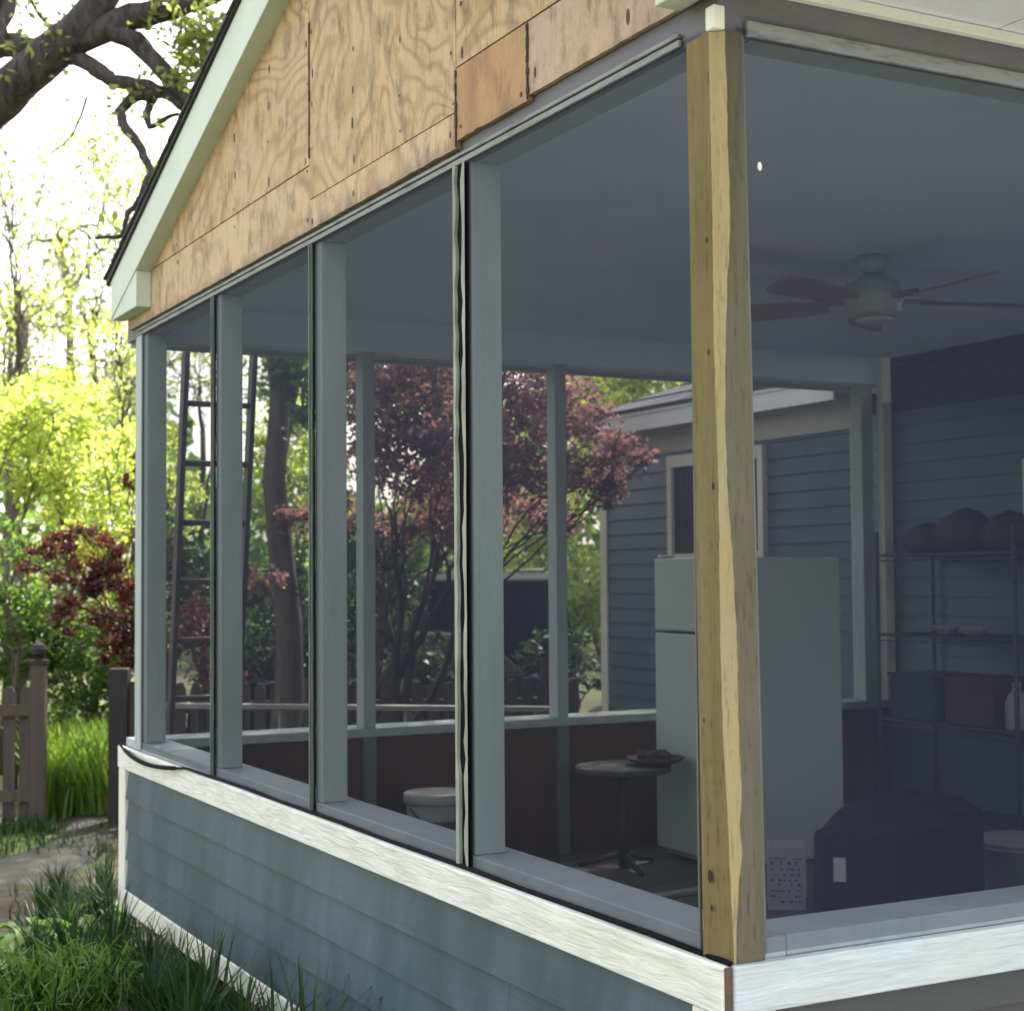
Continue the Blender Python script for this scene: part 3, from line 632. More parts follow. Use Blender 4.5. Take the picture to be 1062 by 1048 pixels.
# bucket
bx, by = 1.40, 4.42
bk = thing('plastic_bucket', 'tall white plastic bucket with brown label standing inside the knee wall', 'bucket', (bx, by, .05))
one(lambda m: m.lathe((bx, by, -.03), [(.125, .083), (.128, .09), (.152, .47), (.150, .48)], 32), 'bucket_body', MAT['bucket'], bk, smooth=True)
one(lambda m: m.lathe((bx, by, -.03), [(.1625, .478), (.166, .482), (.166, .522), (.155, .530), (.05, .530)], 32), 'lid', MAT['bucket'], bk, smooth=True)
one(lambda m: m.lathe((bx, by, -.03), [(.1385, .13), (.1525, .40)], 32), 'paper_label', MAT['label_brown'], bk, smooth=True)
one(lambda m: m.tube([(bx+.158*math.cos(t), by+.158*math.sin(t), .43-.09*math.sin((t-3.3)/2.4*PI)) for t in [3.3+i*.2 for i in range(13)]], .004, 6), 'handle', MAT['wire'], bk, smooth=True)
# covered box
poly = [(1.749, 1.892), (1.84, 1.78), (1.97, 1.70), (2.12, 1.72), (2.29, 1.785), (2.56, 1.95), (2.80, 2.14), (2.93, 2.42), (2.96, 2.66), (2.90, 2.73), (2.62, 2.68), (2.45, 2.56), (2.05, 2.20), (1.79, 1.97)]
cb = thing('covered_storage_box', 'low bulky box under a dark navy cover with a small white tag', 'storage box', (2.35, 2.2, .05))
def cover(m):
    c = np.array((2.35, 2.22)); lv = [(.055, 1.0), (.20, 1.012), (.40, 1.0), (.54, .998), (.590, .996), (.603, .978), (.608, .85), (.612, .55), (.614, .2)]
    v = []; n = len(poly)*3
    for z, s in lv:
        for i in range(n):
            a, b = np.array(poly[i//3]), np.array(poly[(i//3+1) % len(poly)]); q = a+(b-a)*((i % 3)/3)
            wob = 1+.008*math.sin(i*1.9+z*9)*(1 if z < .55 else .3); q = c+(q-c)*s*wob; v.append((q[0], q[1], z+.006*math.sin(i*1.3)*(1 if .5 < z < .61 else 0)))
    k = len(lv)
    m.add(v, [(i*n+j, i*n+(j+1) % n, (i+1)*n+(j+1) % n, (i+1)*n+j) for i in range(k-1) for j in range(n)]+[tuple((k-1)*n+j for j in range(n)), tuple(range(n-1, -1, -1))])
one(cover, 'cover', MAT['navy_cover'], cb, smooth=True)
def tagm(m):
    c = (1.786, 1.816); m.obox(c, math.radians(-51), .022, .004, .45, .535)
one(tagm, 'tag', MAT['tagwhite'], cb)
# carton
ct = thing('printed_carton', 'small white carton with dark printing on the floor beside the navy covered box', 'carton', (2.56, 3.10, .05))
ax = math.radians(-36); cc = (2.56, 3.14)
def inks(m):
    m.obox(cc, ax, .085, .11, .052, .33)
    rnd2 = random.Random(5)
    for row in range(9):
        u = -.070; z = .085+row*.024
        while u < .066:
            wd = rnd2.uniform(.004, .013); hgt = .016 if row in (3, 7) else .008
            if rnd2.random() < .72 and abs(u) > .006: m.obox((cc[0]+u*math.cos(ax)+.1108*math.sin(ax), cc[1]+u*math.sin(ax)-.1108*math.cos(ax)), ax, wd/2, .0009, z, z+hgt, 1)
            u += wd+.004
one(inks, 'carton_body', [MAT['carton'], MAT['ink']], ct)
# pale tub at the right edge
tq = thing('pale_tub', 'pale grey-green tub standing to the right of the navy covered box', 'tub', (3.35, 2.55, .05))
one(lambda m: m.lathe((3.40, 2.52, 0), [(.15, .052), (.155, .06), (.185, .33), (.20, .335), (.20, .35), (.18, .352)], 28), 'tub_body', worn('pale_green_plastic', (.30, .34, .31, 1), (.26, .3, .28, 1)), tq, smooth=True)
one(lambda m: m.lathe((3.40, 2.52, 0), [(.205, .353), (.207, .37), (.19, .378)], 28), 'lid', MAT['bucket'], tq, smooth=True)
# shelving and what stands on it
sx0, sx1, sy0, sy1 = 4.18, 4.60, 3.30, 4.36
sh = thing('wire_shelving', 'tall grey wire shelving unit against the slate blue house wall', 'shelving', (4.4, 3.85, .05))
for x in (sx0, sx1):
    for y in (sy0, sy1): one(lambda m: m.tube([(x, y, .05), (x, y, 1.80)], .0125, 8), 'post', MAT['wire'], sh, smooth=True)
for z in (.22, .73, 1.21, 1.665):
    def shelf(m):
        for x in (sx0, sx1): m.tube([(x, sy0, z), (x, sy1, z)], .007, 6); m.tube([(x, sy0, z-.03), (x, sy1, z-.03)], .005, 6)
        for y in (sy0, sy1): m.tube([(sx0, y, z), (sx1, y, z)], .007, 6)
        for k in range(1, 34): y = sy0+(sy1-sy0)*k/34; m.tube([(sx0, y, z+.006), (sx1, y, z+.006)], .003, 4)
    one(shelf, 'shelf', MAT['wire'], sh)
def lump(m, c, r, seed, flat=1):
    q = random.Random(seed); n, k = 16, 9; v = []
    ph = [q.uniform(0, 6) for _ in range(6)]
    for i in range(k):
        t = i/(k-1); z = t*r[2]; e = max(.02, math.sin(PI*(.18+.80*t)))**.6 if i < k-1 else .05
        for j in range(n):
            a = 2*PI*j/n; s = 1+.12*math.sin(2*a+ph[0])+.08*math.sin(5*a+ph[1]+t*4)+.05*math.sin(9*a+ph[2]-t*6)
            v.append((c[0]+r[0]*e*s*math.cos(a), c[1]+r[1]*e*s*math.sin(a), c[2]+z*(1+.06*math.sin(3*a+ph[3]))))
    m.add(v, [(i*n+j, i*n+(j+1) % n, (i+1)*n+(j+1) % n, (i+1)*n+j) for i in range(k-1) for j in range(n)]+[tuple((k-1)*n+j for j in range(n)), tuple(range(n-1, -1, -1))])
for i, (y, r, lb) in enumerate(((4.16, (.15, .15, .17), 'small reddish-brown cloth bag at the left end of the top wire shelf'), (3.86, (.17, .19, .24), 'large reddish-brown cloth bag in the middle of the top wire shelf'), (3.52, (.16, .17, .21), 'reddish-brown cloth bag at the far right of the top wire shelf'))):
    tag(one(lambda m: lump(m, (4.38, y, 1.675), r, 20+i), 'cloth_bag', MAT['bag'], smooth=True), lb, 'bag', 'bags on the top wire shelf')
for i, (y, lb) in enumerate(((3.93, 'small white bowl on the middle wire shelf, nearer the porch corner'), (3.72, 'small white bowl on the middle wire shelf, nearer the house door'))):
    tag(one(lambda m: m.lathe((4.30, y, 1.218), [(.03, 0), (.05, .008), (.075, .04), (.079, .055), (.072, .054), (.045, .014)], 20), 'white_bowl', MAT['bowl'], smooth=True), lb, 'bowl', 'bowls on the wire shelf')
for i, (y, c, lb) in enumerate(((4.14, (.05, .07, .10, 1), 'dark blue plastic crate at the left of the lower wire shelf'), (3.70, (.10, .05, .05, 1), 'dark maroon plastic crate at the right of the lower wire shelf'))):
    def crate(m):
        m.box(4.23, 4.55, y-.18, y+.18, .742, .752)
        for a in (y-.18, y+.17): m.box(4.23, 4.55, a, a+.01, .753, .98)
        for a in (4.23, 4.54): m.box(a, a+.01, y-.169, y+.169, .753, .98)
        m.box(4.215, 4.565, y-.195, y+.195, .981, .995)
    tag(one(crate, 'storage_crate', worn('crate_plastic', c, sc(c, .8))), lb, 'crate', 'crates on the lower wire shelf')
jug = thing('white_jug', 'white plastic jug on the floor shelf at the right of the picture', 'jug', (4.2, 3.55, .75))
jx, jy, jz = 4.24, 3.36, .742
one(lambda m: m.lathe((jx, jy, jz), [(.05, 0), (.06, .01), (.06, .14), (.045, .18), (.02, .205), (.02, .225)], 18), 'jug_body', MAT['bucket'], jug, smooth=True)
one(lambda m: m.lathe((jx, jy, jz), [(.023, .2255), (.023, .245), (.018, .248)], 14), 'cap', MAT['fan'], jug)
jug['label'] = 'white plastic jug at the right end of the lower wire shelf'
# boards lying on the floor
def board(a, b, wd, z, mat, lb):
    ang = math.atan2(b[1]-a[1], b[0]-a[0]); ln = math.dist(a, b)
    m = MB(); m.obox(((a[0]+b[0])/2, (a[1]+b[1])/2), ang, ln/2, wd/2, z, z+.018)
    tag(m.build('loose_board', MAT[mat], bevel=.002), lb, 'board', 'boards lying on the porch floor')
board((2.05, 3.55), (2.68, 3.62), .07, .052, 'railwood', 'pale loose board lying on the porch floor in front of the refrigerator')
board((1.80, 4.05), (2.12, 3.98), .10, .052, 'post', 'short pale grey board lying on the floor in front of the side table')

# ------------------------------------------------------------------ behind the porch: ladder, rail, fences
ld = thing('extension_ladder', 'dark extension ladder leaning on the back eave behind the left screens', 'ladder', (.53, 5.62, gz(.5, 5.6)))
lx0, lx1 = .345, .705
def ly(z): return 5.60-(z+.3)*.145
for x in (lx0, lx1):
    one(lambda m: m.prism([(x-.016, -1), (x+.016, -1), (x+.016, 1), (x-.016, 1)], 1, 0, 1) if False else m.add(
        [(x+sx*.013, ly(z)+sy*.034, z) for z in (gz(x, 5.5), 3.12) for sx, sy in ((-1, -1), (1, -1), (1, 1), (-1, 1))],
        [(3, 2, 1, 0), (4, 5, 6, 7), (0, 1, 5, 4), (1, 2, 6, 5), (2, 3, 7, 6), (3, 0, 4, 7)]), 'side_rail', MAT['alu'], ld)
for k in range(10):
    z = .02+k*.305
    one(lambda m: m.tube([(lx0+.014, ly(z), z), (lx1-.014, ly(z), z)], .016, 8), 'rung', MAT['alu'], ld, smooth=True)
A, B = at(150, 727, 9.6), at(585, 734, 9.1); zr_ = (A[2]+B[2])/2
gr = thing('garden_rail', 'low pale weathered wooden rail with short balusters just behind the porch', 'railing', (A[0], A[1], gz(A[0], A[1])))
ang = math.atan2(B[1]-A[1], B[0]-A[0]); ln = math.dist(A[:2], B[:2])
one(lambda m: m.obox(((A[0]+B[0])/2, (A[1]+B[1])/2), ang, ln/2, .035, zr_-.03, zr_), 'top_rail', MAT['railwood'], gr, bevel=.003)
one(lambda m: m.obox(((A[0]+B[0])/2, (A[1]+B[1])/2), ang, ln/2, .02, .22, .26), 'bottom_rail', MAT['fencewood'], gr)
for k in range(10):
    t = (k+.4)/10; c = A+(B-A)*t
    big = k % 3 == 0
    boxp('baluster', MAT['railwood'] if big else MAT['fencewood'], gr, c[0]-.02, c[0]+.02, c[1]-.02, c[1]+.02, gz(c[0], c[1]) if big else .262, zr_-.031)
def fence(P0, P1, h, lb, postat, name='picket_fence', dark=False):
    P0, P1 = np.array(P0), np.array(P1); d = P1-P0; ln = np.linalg.norm(d); d = d/ln; ang = math.atan2(d[1], d[0]); nrm = np.array((-d[1], d[0]))
    t = thing(name, lb, 'fence', (P0[0], P0[1], gz(*P0)))
    for zz in (.25, .92):
        c = P0+d*ln/2+nrm*.035; zc = gz(*c)+zz; one(lambda m: m.obox(c, ang, ln/2-.05, .02, zc-.045, zc+.045), 'stringer', MAT['fencewood'], t)
    s = .10
    while s < ln-.08:
        c = P0+d*s; z0 = gz(*c); hh = h+rnd.uniform(-.02, .02); a2 = ang+rnd.uniform(-.03, .03); m = MB()
        m.obox(c, a2, .045, .010, z0+.04, z0+hh-.05)
        ca, sa = math.cos(a2), math.sin(a2)
        q = [(c[0]+dx*ca-dy*sa, c[1]+dx*sa+dy*ca, z0+hh+dz) for dy in (-.010, .010) for dx, dz in ((-.045, -.0495), (.045, -.0495), (.022, 0), (-.022, 0))]
        m.add(q, [(0, 1, 2, 3), (7, 6, 5, 4), (0, 4, 5, 1), (1, 5, 6, 2), (2, 6, 7, 3), (3, 7, 4, 0)])
        m.build('picket', MAT['fencewood'], t); s += .125
    for ps in postat:
        c = P0+d*ps; z0 = gz(*c); top = z0+h+.18; pm = MAT['fencewood']
        if dark and ps == 0: one(lambda m: m.obox(c, ang, .075, .075, z0-.05, z0+h+.12), 'post', MAT['fence_dark'], t, bevel=.008, label='blackened gate post'); continue
        p = one(lambda m: m.obox(c, ang, .058, .058, z0-.05, top), 'post', MAT['fencewood'], t, bevel=.006)
        one(lambda m: (m.obox(c, ang, .075, .075, top, top+.03), m.lathe((c[0], c[1], top+.03), [(.03, 0), (.035, .02), (.062, .05), (.066, .085), (.05, .12), (.015, .14)], 16)), 'finial', MAT['fence_dark'], p)
    return t
MAT['fence_dark'] = worn('dark_finial', (.022, .02, .022, 1), (.035, .032, .034, 1))
fence((.60, 10.12), (-3.6, 11.9), 1.10, 'weathered picket fence with a capped post left of the garden opening', [0.0, 2.2, 4.4])
fence(tuple(at(124, 700, 12.5)[:2]), (4.55, 8.30), 1.12, 'weathered picket fence running from the garden opening to the house corner', [0.0, 1.75, 3.40], dark=True)

# ------------------------------------------------------------------ vegetation tools
def leafmesh(name, P, size, mat, parent=None, asp=.45, droop=0.0, seed=0, jitter=.45):
    rg = np.random.default_rng(seed); P = np.asarray(P, float); n = len(P)
    a = rg.normal(size=(n, 3)); a[:, 2] = a[:, 2]*.7-droop; a /= np.linalg.norm(a, axis=1)[:, None]+1e-9
    b = rg.normal(size=(n, 3)); b -= a*(a*b).sum(1)[:, None]; b /= np.linalg.norm(b, axis=1)[:, None]+1e-9
    s = (size*(1+jitter*rg.uniform(-1, 1, n)))[:, None]
    nn = np.cross(a, b)
    V = np.empty((n, 4, 3)); V[:, 0] = P-a*s*.5; V[:, 1] = P+b*s*asp*.5+nn*s*.10-a*s*.05; V[:, 2] = P+a*s*.5; V[:, 3] = P-b*s*asp*.5+nn*s*.10-a*s*.05
    V = V.reshape(-1, 3); o_ = off(parent); V = V-np.array(o_)
    me = bpy.data.meshes.new(name); me.vertices.add(4*n); me.vertices.foreach_set('co', V.ravel())
    me.loops.add(4*n); me.loops.foreach_set('vertex_index', np.arange(4*n, dtype=np.int32))
    me.polygons.add(n); me.polygons.foreach_set('loop_start', np.arange(0, 4*n, 4, dtype=np.int32)); me.polygons.foreach_set('loop_total', np.full(n, 4, dtype=np.int32))
    me.materials.append(mat); me.update(calc_edges=True)
    o = bpy.data.objects.new(name, me); COL.objects.link(o); o.parent = parent; return o
def wander(a, b, n, amp, rg):
    a, b = np.array(a, float), np.array(b, float); ln = np.linalg.norm(b-a); o = np.zeros(3); out = []
    for i in range(n+1):
        t = i/n; o = o*.7+rg.normal(size=3)*amp*ln/n; out.append(a+(b-a)*t+o*math.sin(PI*min(1, t*1.0))**.5 if 0 < i < n else a+(b-a)*t)
    return out
def tree(name, label, loc, trunk_h, r, clusters, per, size, lmat, bmat, seed, group=None, lean=(0, 0), spread=.8, twigs=2, asp=.5, droop=.2, cat='tree', minr=.006):
    rg = np.random.default_rng(seed); base = np.array([loc[0], loc[1], gz(loc[0], loc[1])-.05])
    t = thing(name, label, cat, tuple(base), group)
    top = base+np.array([lean[0], lean[1], trunk_h]); m = MB()
    tr = wander(base, top, 7, .10, rg); m.tube(tr, [r*(1.25-.55*i/7) if i else r*1.6 for i in range(8)], 9)
    pts = []; C3 = np.array([c[:3] for c in clusters], float); azs = np.arctan2(C3[:, 1]-top[1], C3[:, 0]-top[0]); order = np.argsort(azs)
    nm = 1 if len(clusters) < 3 else min(5, max(2, len(clusters)//4)); mains = []; owner = {}
    for q in range(nm):
        idx = order[q*len(order)//nm:(q+1)*len(order)//nm]; mean = C3[idx].mean(0)
        st = tr[int(rg.integers(4, 8))]; end = st+(mean-st)*.8+rg.normal(size=3)*.05
        mid = st+(end-st)*.5+np.array([0, 0, .10*np.linalg.norm(end-st)]); p = wander(st, mid, 5, .14, rg)+wander(mid, end, 5, .14, rg)[1:]
        m.tube(p, [max(minr, r*.62*(1-.8*u/10)) for u in range(11)], 7); mains.append(p)
        for w_i in idx: owner[int(w_i)] = q
    for ci, c in enumerate(clusters):
        cx = np.array(c[:3], float); cr = c[3]
        mp = mains[owner[ci]]; k = int(rg.integers(3, 9)); st = mp[k]
        p = wander(st, st+(cx-st)*.5+np.array([0, 0, .05*np.linalg.norm(cx-st)]), 4, .15, rg); p = p+wander(p[-1], cx, 4, .15, rg)[1:]
        m.tube(p, [max(minr, r*.62*(1-.08*k)*.6*(1-.8*i/8)) for i in range(9)], 6)
        for q in range(twigs):
            d = rg.normal(size=3); d /= np.linalg.norm(d); e = cx+d*cr*.9; m.tube(wander(p[rg.integers(4, 8)], e, 4, .2, rg), [max(minr*.8, r*.12*(1-.7*i/4)) for i in range(5)], 5)
        n = int(per*(cr**2)*(c[4] if len(c) > 4 else 1))
        d = rg.normal(size=(n, 3)); d /= np.linalg.norm(d, axis=1)[:, None]; rad = cr*rg.uniform(.15, 1, n)**.6
        # sub-clumps give gaps
        sub = rg.normal(size=(max(4, int(n/70)), 3)); sub /= np.linalg.norm(sub, axis=1)[:, None]; sub *= (cr*rg.uniform(.35, 1, len(sub)))[:, None]
        w_ = sub[rg.integers(0, len(sub), n)]+rg.normal(size=(n, 3))*cr*.17
        q = np.where(rg.random(n)[:, None] < spread, w_, d*rad[:, None]); q[:, 2] *= .8
        pts.append(cx+q)
    m.build('trunk', bmat, t, smooth=True)
    leafmesh('crown', np.concatenate(pts), size, lmat, t, asp, droop, seed)
    return t
def blob_clusters(c, rx, ry, rz, n, cr, seed, k=None):
    rg = np.random.default_rng(seed); out = []
    for i in range(n):
        d = rg.normal(size=3); d /= np.linalg.norm(d); s = rg.uniform(.35, 1)**.5
        out.append((c[0]+d[0]*rx*s, c[1]+d[1]*ry*s, c[2]+d[2]*rz*s, cr*rg.uniform(.7, 1.3)))
    return out

# red maple close behind the porch
mb = at(412, 740, 11.4)
cl = []
for px, py, dp_, r_ in ((410, 415, 11.0, .40), (480, 405, 11.3, .44), (545, 405, 11.2, .42), (600, 435, 11.3, .34), (640, 470, 11.0, .24), (668, 482, 10.8, .16),
                        (425, 475, 11.1, .40), (395, 450, 10.9, .30), (500, 485, 11.4, .42), (560, 480, 11.1, .38), (450, 525, 11.6, .32), (535, 530, 11.8, .28), (605, 500, 11.2, .26), (630, 510, 11.1, .16),
                        (440, 360, 11.4, .40), (540, 360, 11.5, .34), (310, 545, 11.6, .20), (275, 600, 11.2, .16), (365, 480, 11.7, .24), (360, 530, 11.9, .24), (420, 545, 11.5, .24), (480, 550, 11.3, .26), (390, 380, 11.6, .30), (575, 545, 11.4, .20), (530, 455, 10.9, .30), (455, 450, 10.8, .30)):
    q = at(px, py, dp_); cl.append((q[0], q[1], q[2], r_))
tree('red_maple', 'dark red Japanese maple with spreading crown directly behind the porch', mb, 1.25, .05, cl, 9500, .05, MAT['lf_red2'], MAT['bark_red'], 11, lean=(.05, .1), asp=.55)
# small red maple by the garden opening
cl = []
for px, py, r_ in ((40, 578, .15), (62, 562, .18), (85, 558, .2), (110, 575, .22), (60, 595, .18), (90, 590, .22), (120, 600, .24), (75, 625, .18), (60, 640, .13), (100, 640, .16), (85, 610, .2), (125, 655, .24), (140, 620, .26), (150, 680, .3), (25, 588, .09), (120, 680, .16), (70, 655, .10), (150, 560, .25), (200, 650, .33), (230, 700, .3), (135, 500, .10), (140, 480, .09)):
    q = at(px, py, 13.6); cl.append((q[0], q[1], q[2], r_))
q = at(172, 760, 13.7)
tree('red_maple', 'small dark red maple among green shrubs beyond the garden opening', q, 1.4, .05, cl, 8500, .055, MAT['lf_red'], MAT['bark_maple'], 12, droop=.6, asp=.35)
# grey trunk rising past the ladder
q = at(281, 740, 11.6)
cl = [(*at(310, 400, 11.6), .3), (*at(318, 330, 11.8), .5), (*at(250, 250, 12), .7), (*at(330, 220, 12), .8), (*at(400, 180, 12.2), .8), (*at(315, 440, 11.5), .22)]
tree('slender_tree', 'slender grey-brown tree trunk rising just right of the ladder', q, 3.9, .10, cl, 900, .11, MAT['lf_green'], MAT['bark_grey'], 13)
# young sparse trees against the sky on the left
def sparse(px, base_py, top_py, dep, n, spreadpx, seed, lb, r=.05, per=320, size=.13, mat='lf_young'):
    rg = np.random.default_rng(seed); b = at(px, base_py, dep); tp = at(px+rg.uniform(-12, 12), top_py, dep); cl = []
    for i in range(n):
        t = rg.uniform(.15, 1); y = base_py*.45+top_py*.55
        q = at(px+rg.normal()*spreadpx, top_py+(430-top_py)*rg.uniform(0, 1), dep+rg.normal()*.8); cl.append((q[0], q[1], q[2], rg.uniform(.35, .8)*dep/20))
    h = tp[2]-gz(b[0], b[1])
    return tree('young_tree', lb, b, h*.72, r, cl, per, size, MAT[mat], MAT['bark_grey'], seed, 'young spring trees beyond the garden', spread=.5, twigs=3, minr=.009)
sparse(25, 720, 150, 20, 10, 34, 31, 'bare young tree with forked stem standing farthest left against the white sky', .07, 110, .09)
sparse(95, 720, 200, 22, 12, 30, 32, 'pale thinly leaved young tree between the forked tree and the porch', .05, 190, .09)
sparse(60, 720, 60, 30, 16, 60, 33, 'tall pale tree with sparse leaves behind the young trees at left', .09, 100, .13)
sparse(150, 720, 120, 27, 22, 45, 39, 'tall fine-twigged young tree rising behind the porch eave', .07, 130, .10)
sparse(10, 720, 190, 26, 20, 60, 40, 'fine-twigged tree with pale leaf haze behind the forked tree', .07, 150, .10)
sparse(70, 720, 300, 24, 16, 45, 41, 'low bushy pale young tree above the yellow-green shrubs', .05, 240, .10)
sparse(210, 720, 330, 24, 4, 20, 34, 'thin young tree seen through the leftmost screens', .06, 90)
sparse(640, 700, 330, 24, 16, 42, 35, 'leafy yellow-green young tree standing behind the house roof', .1, 520, .16, 'lf_lime')
sparse(455, 700, 300, 23, 16, 55, 36, 'leafy green young tree rising behind the red maple crown', .1, 560, .16, 'lf_lime')
sparse(345, 700, 300, 22, 12, 40, 37, 'green young tree behind the slender grey trunk', .1, 480, .16, 'lf_green')
sparse(120, 720, 330, 19, 9, 22, 38, 'slim leafy young tree close beside the porch corner post', .04, 240, .10, 'lf_young')

def shrub(px, py, dep, wpx, hpx, mat, lb, seed, size=.07, per=2200):
    """a rounded bush whose crown is centred at that bearing"""
    c = at(px, py, dep); rx = wpx*dep/F/2; rz = hpx*dep/F/2
    cls = blob_clusters(c, rx, rx*.8, rz, 14, max(.16, min(rx, rz)*.52), seed)
    return tree('garden_shrub', lb, c, max(.5, (c[2]-gz(c[0], c[1]))*.6), .035, cls, per, size, MAT[mat], MAT['bark_grey'], seed, 'shrubs beyond the fence', twigs=1, cat='shrub', minr=.008)
SH = [(5, 500, 16, 190, 230, 'lf_lime', 'tall bright yellow-green shrub at the left edge beyond the fence'),
      (75, 490, 17, 150, 190, 'lf_lime', 'bright yellow-green shrub directly above the small red maple'),
      (130, 530, 15.5, 120, 190, 'lf_lime', 'yellow-green shrub between the small red maple and the porch'),
      (15, 640, 14.5, 170, 170, 'lf_green', 'mid-green shrub behind the left picket fence'),
      (95, 690, 15, 120, 120, 'lf_green', 'low mid-green bush seen through the garden opening'),
      (210, 620, 16, 150, 190, 'lf_dark', 'dark shrub behind the lower half of the ladder'),
      (300, 640, 15, 130, 170, 'lf_dark', 'dark shrub at the foot of the slender grey trunk'),
      (315, 500, 17, 120, 170, 'lf_lime', 'yellow-green shrub right of the slender grey trunk'),
      (380, 640, 15.5, 110, 170, 'lf_dark', 'dark shrub left of the parked car'),
      (470, 560, 26, 230, 130, 'lf_green', 'green bush behind the parked dark car'),
      (565, 590, 22, 140, 180, 'lf_lime', 'bright yellow-green bush right of the parked dark car'),
      (625, 570, 21, 130, 240, 'lf_lime', 'bright yellow-green bush at the corner of the house'),
      (590, 690, 14.5, 100, 80, 'lf_dark', 'dark low bush beyond the fence near the house corner'),
      (690, 480, 24, 190, 190, 'lf_lime', 'yellow-green bush hidden mostly behind the house roof'),
      (385, 590, 13.2, 90, 90, 'lf_dark', 'dark bush just left of the red maple trunk'),
      (455, 690, 13.4, 90, 60, 'lf_dark', 'low dark bush at the foot of the red maple behind the fence')]
for i, (px, py, dp_, wp, hp, mt, lb) in enumerate(SH): shrub(px, py, dp_, wp, hp, mt, lb, 60+i)

def far_wood():
    rg = np.random.default_rng(99); P = []
    for i in range(26000):
        px = rg.uniform(-900, 1500); dep = rg.uniform(34, 46); top = 5.2+1.6*math.sin(px*.013)+1.1*math.sin(px*.041+1)-(1.6 if 150 < px < 240 else 0)
        q = at(px, 600, dep); P.append((q[0], q[1], -.4+(top+.4)*rg.uniform(0, 1)**.8+rg.normal()*.25))
    o = leafmesh('distant_trees', P, .42, MAT['lf_green'], None, .6, 0, 99); tag(o, 'far belt of green trees and hedge beyond the gardens', 'wood', kind='stuff')
far_wood()
# big oak whose limbs reach over the garden
def oak():
    rg = np.random.default_rng(5); base = at(-330, 790, 13.2); base[2] = gz(base[0], base[1])-.1
    t = thing('oak_tree', 'old oak with dark rough limbs reaching across the sky at upper left', 'tree', tuple(base)); m = MB()
    fork = at(-190, 210, 12.8)
    def limb(pts, r0_, r1_, n=10, amp=.05, sub=4):
        P = []; R = []
        for i in range(len(pts)-1):
            seg = wander(pts[i], pts[i+1], sub, amp, rg); P += seg if i == 0 else seg[1:]
        for i in range(len(P)): R.append((r0_+(r1_-r0_)*i/(len(P)-1))*(1+rg.uniform(-.07, .07)))
        m.tube(P, R, n); return P
    limb([base, at(-280, 500, 13), fork], .46, .34, 14)
    limb([fork, at(-60, 150, 12.4), at(5, 98, 12.2), at(50, 58, 12.1), at(82, 30, 12), at(110, -10, 12), at(160, -70, 12)], .20, .10, 12)
    limb([at(78, 42, 12.02), at(137, 17, 12), at(185, 5, 11.9), at(232, -12, 11.8), at(300, -40, 11.7)], .11, .07, 10)
    limb([fork, at(-90, 90, 12.6), at(0, 46, 12.4), at(40, 52, 12.3), at(62, 44, 12.2)], .12, .08, 10)
    limb([at(110, 28, 12), at(140, 42, 12), at(168, 72, 11.9), at(192, 98, 11.8), at(230, 130, 11.8)], .085, .05, 8)
    limb([at(70, 55, 12.05), at(100, 72, 12), at(117, 84, 12), at(150, 88, 12), at(178, 100, 11.9), at(190, 112, 11.9)], .07, .035, 8, .1)
    limb([at(170, 96, 11.9), at(140, 100, 12), at(124, 116, 12), at(130, 132, 11.9), at(147, 155, 11.9), at(158, 178, 11.8), at(146, 205, 11.8), at(132, 222, 11.8), at(126, 245, 11.8), at(100, 247, 11.8)], .05, .014, 7, .12)
    limb([at(160, 100, 12), at(152, 118, 12), at(155, 132, 12), at(170, 124, 12), at(186, 118, 12)], .035, .014, 6, .1)
    limb([at(20, -20, 12.2), at(40, 15, 12.2), at(55, 30, 12.2)], .02, .012, 6)
    limb([at(0, 20, 12.2), at(8, 40, 12.2)], .03, .02, 6)
    limb([at(90, 100, 12.6), at(75, 140, 12.6), at(52, 160, 12.6)], .012, .006, 5)
    limb([at(190, -20, 12), at(188, 30, 12), at(184, 80, 12)], .013, .007, 5)
    HI = ((3.0, 11.9, 8.5), (4.2, 12.6, 8.8), (3.4, 13.2, 9.2), (5.0, 13.4, 9.2), (4.1, 11.7, 9.0), (2.3, 12.7, 8.8), (3.2, 10.9, 9.0), (1.6, 11.6, 8.6), (3.9, 8.3, 8.7), (4.9, 8.5, 8.9), (5.9, 8.4, 9.1), (6.9, 8.3, 9.2), (4.4, 7.7, 8.8), (7.8, 8.6, 9.4))  # unseen high clusters, added to shade the path and the porch back
    for c in HI: limb([at(-60, 150, 12.4), np.array((.6, 11.0, 7.6)), np.array(c)], .09, .02, 6, .08)
    m.build('trunk', MAT['bark'], t, smooth=True)
    pts = []
    for px, py, dp_, r_, n in ((205, 45, 11.7, .20, 260), (215, 30, 11.6, .16, 200), (195, 70, 11.7, .18, 160), (170, 10, 11.9, .2, 130), (60, 50, 12, .18, 70), (20, 60, 12.1, .2, 40), (140, 105, 11.9, .25, 60), (60, 5, 12.1, .3, 60), (110, 235, 11.9, .2, 40), (235, 60, 11.8, .2, 150)):
        pts.append(at(px, py, dp_)+rg.normal(size=(n, 3))*r_*.6)
    for c in HI: pts.append(np.array(c)+rg.normal(size=(3200, 3))*1.3*np.array((.5, .5, .3)))
    leafmesh('crown', np.concatenate(pts), .075, MAT['lf_young'], t, .55, .2, 5)
oak()

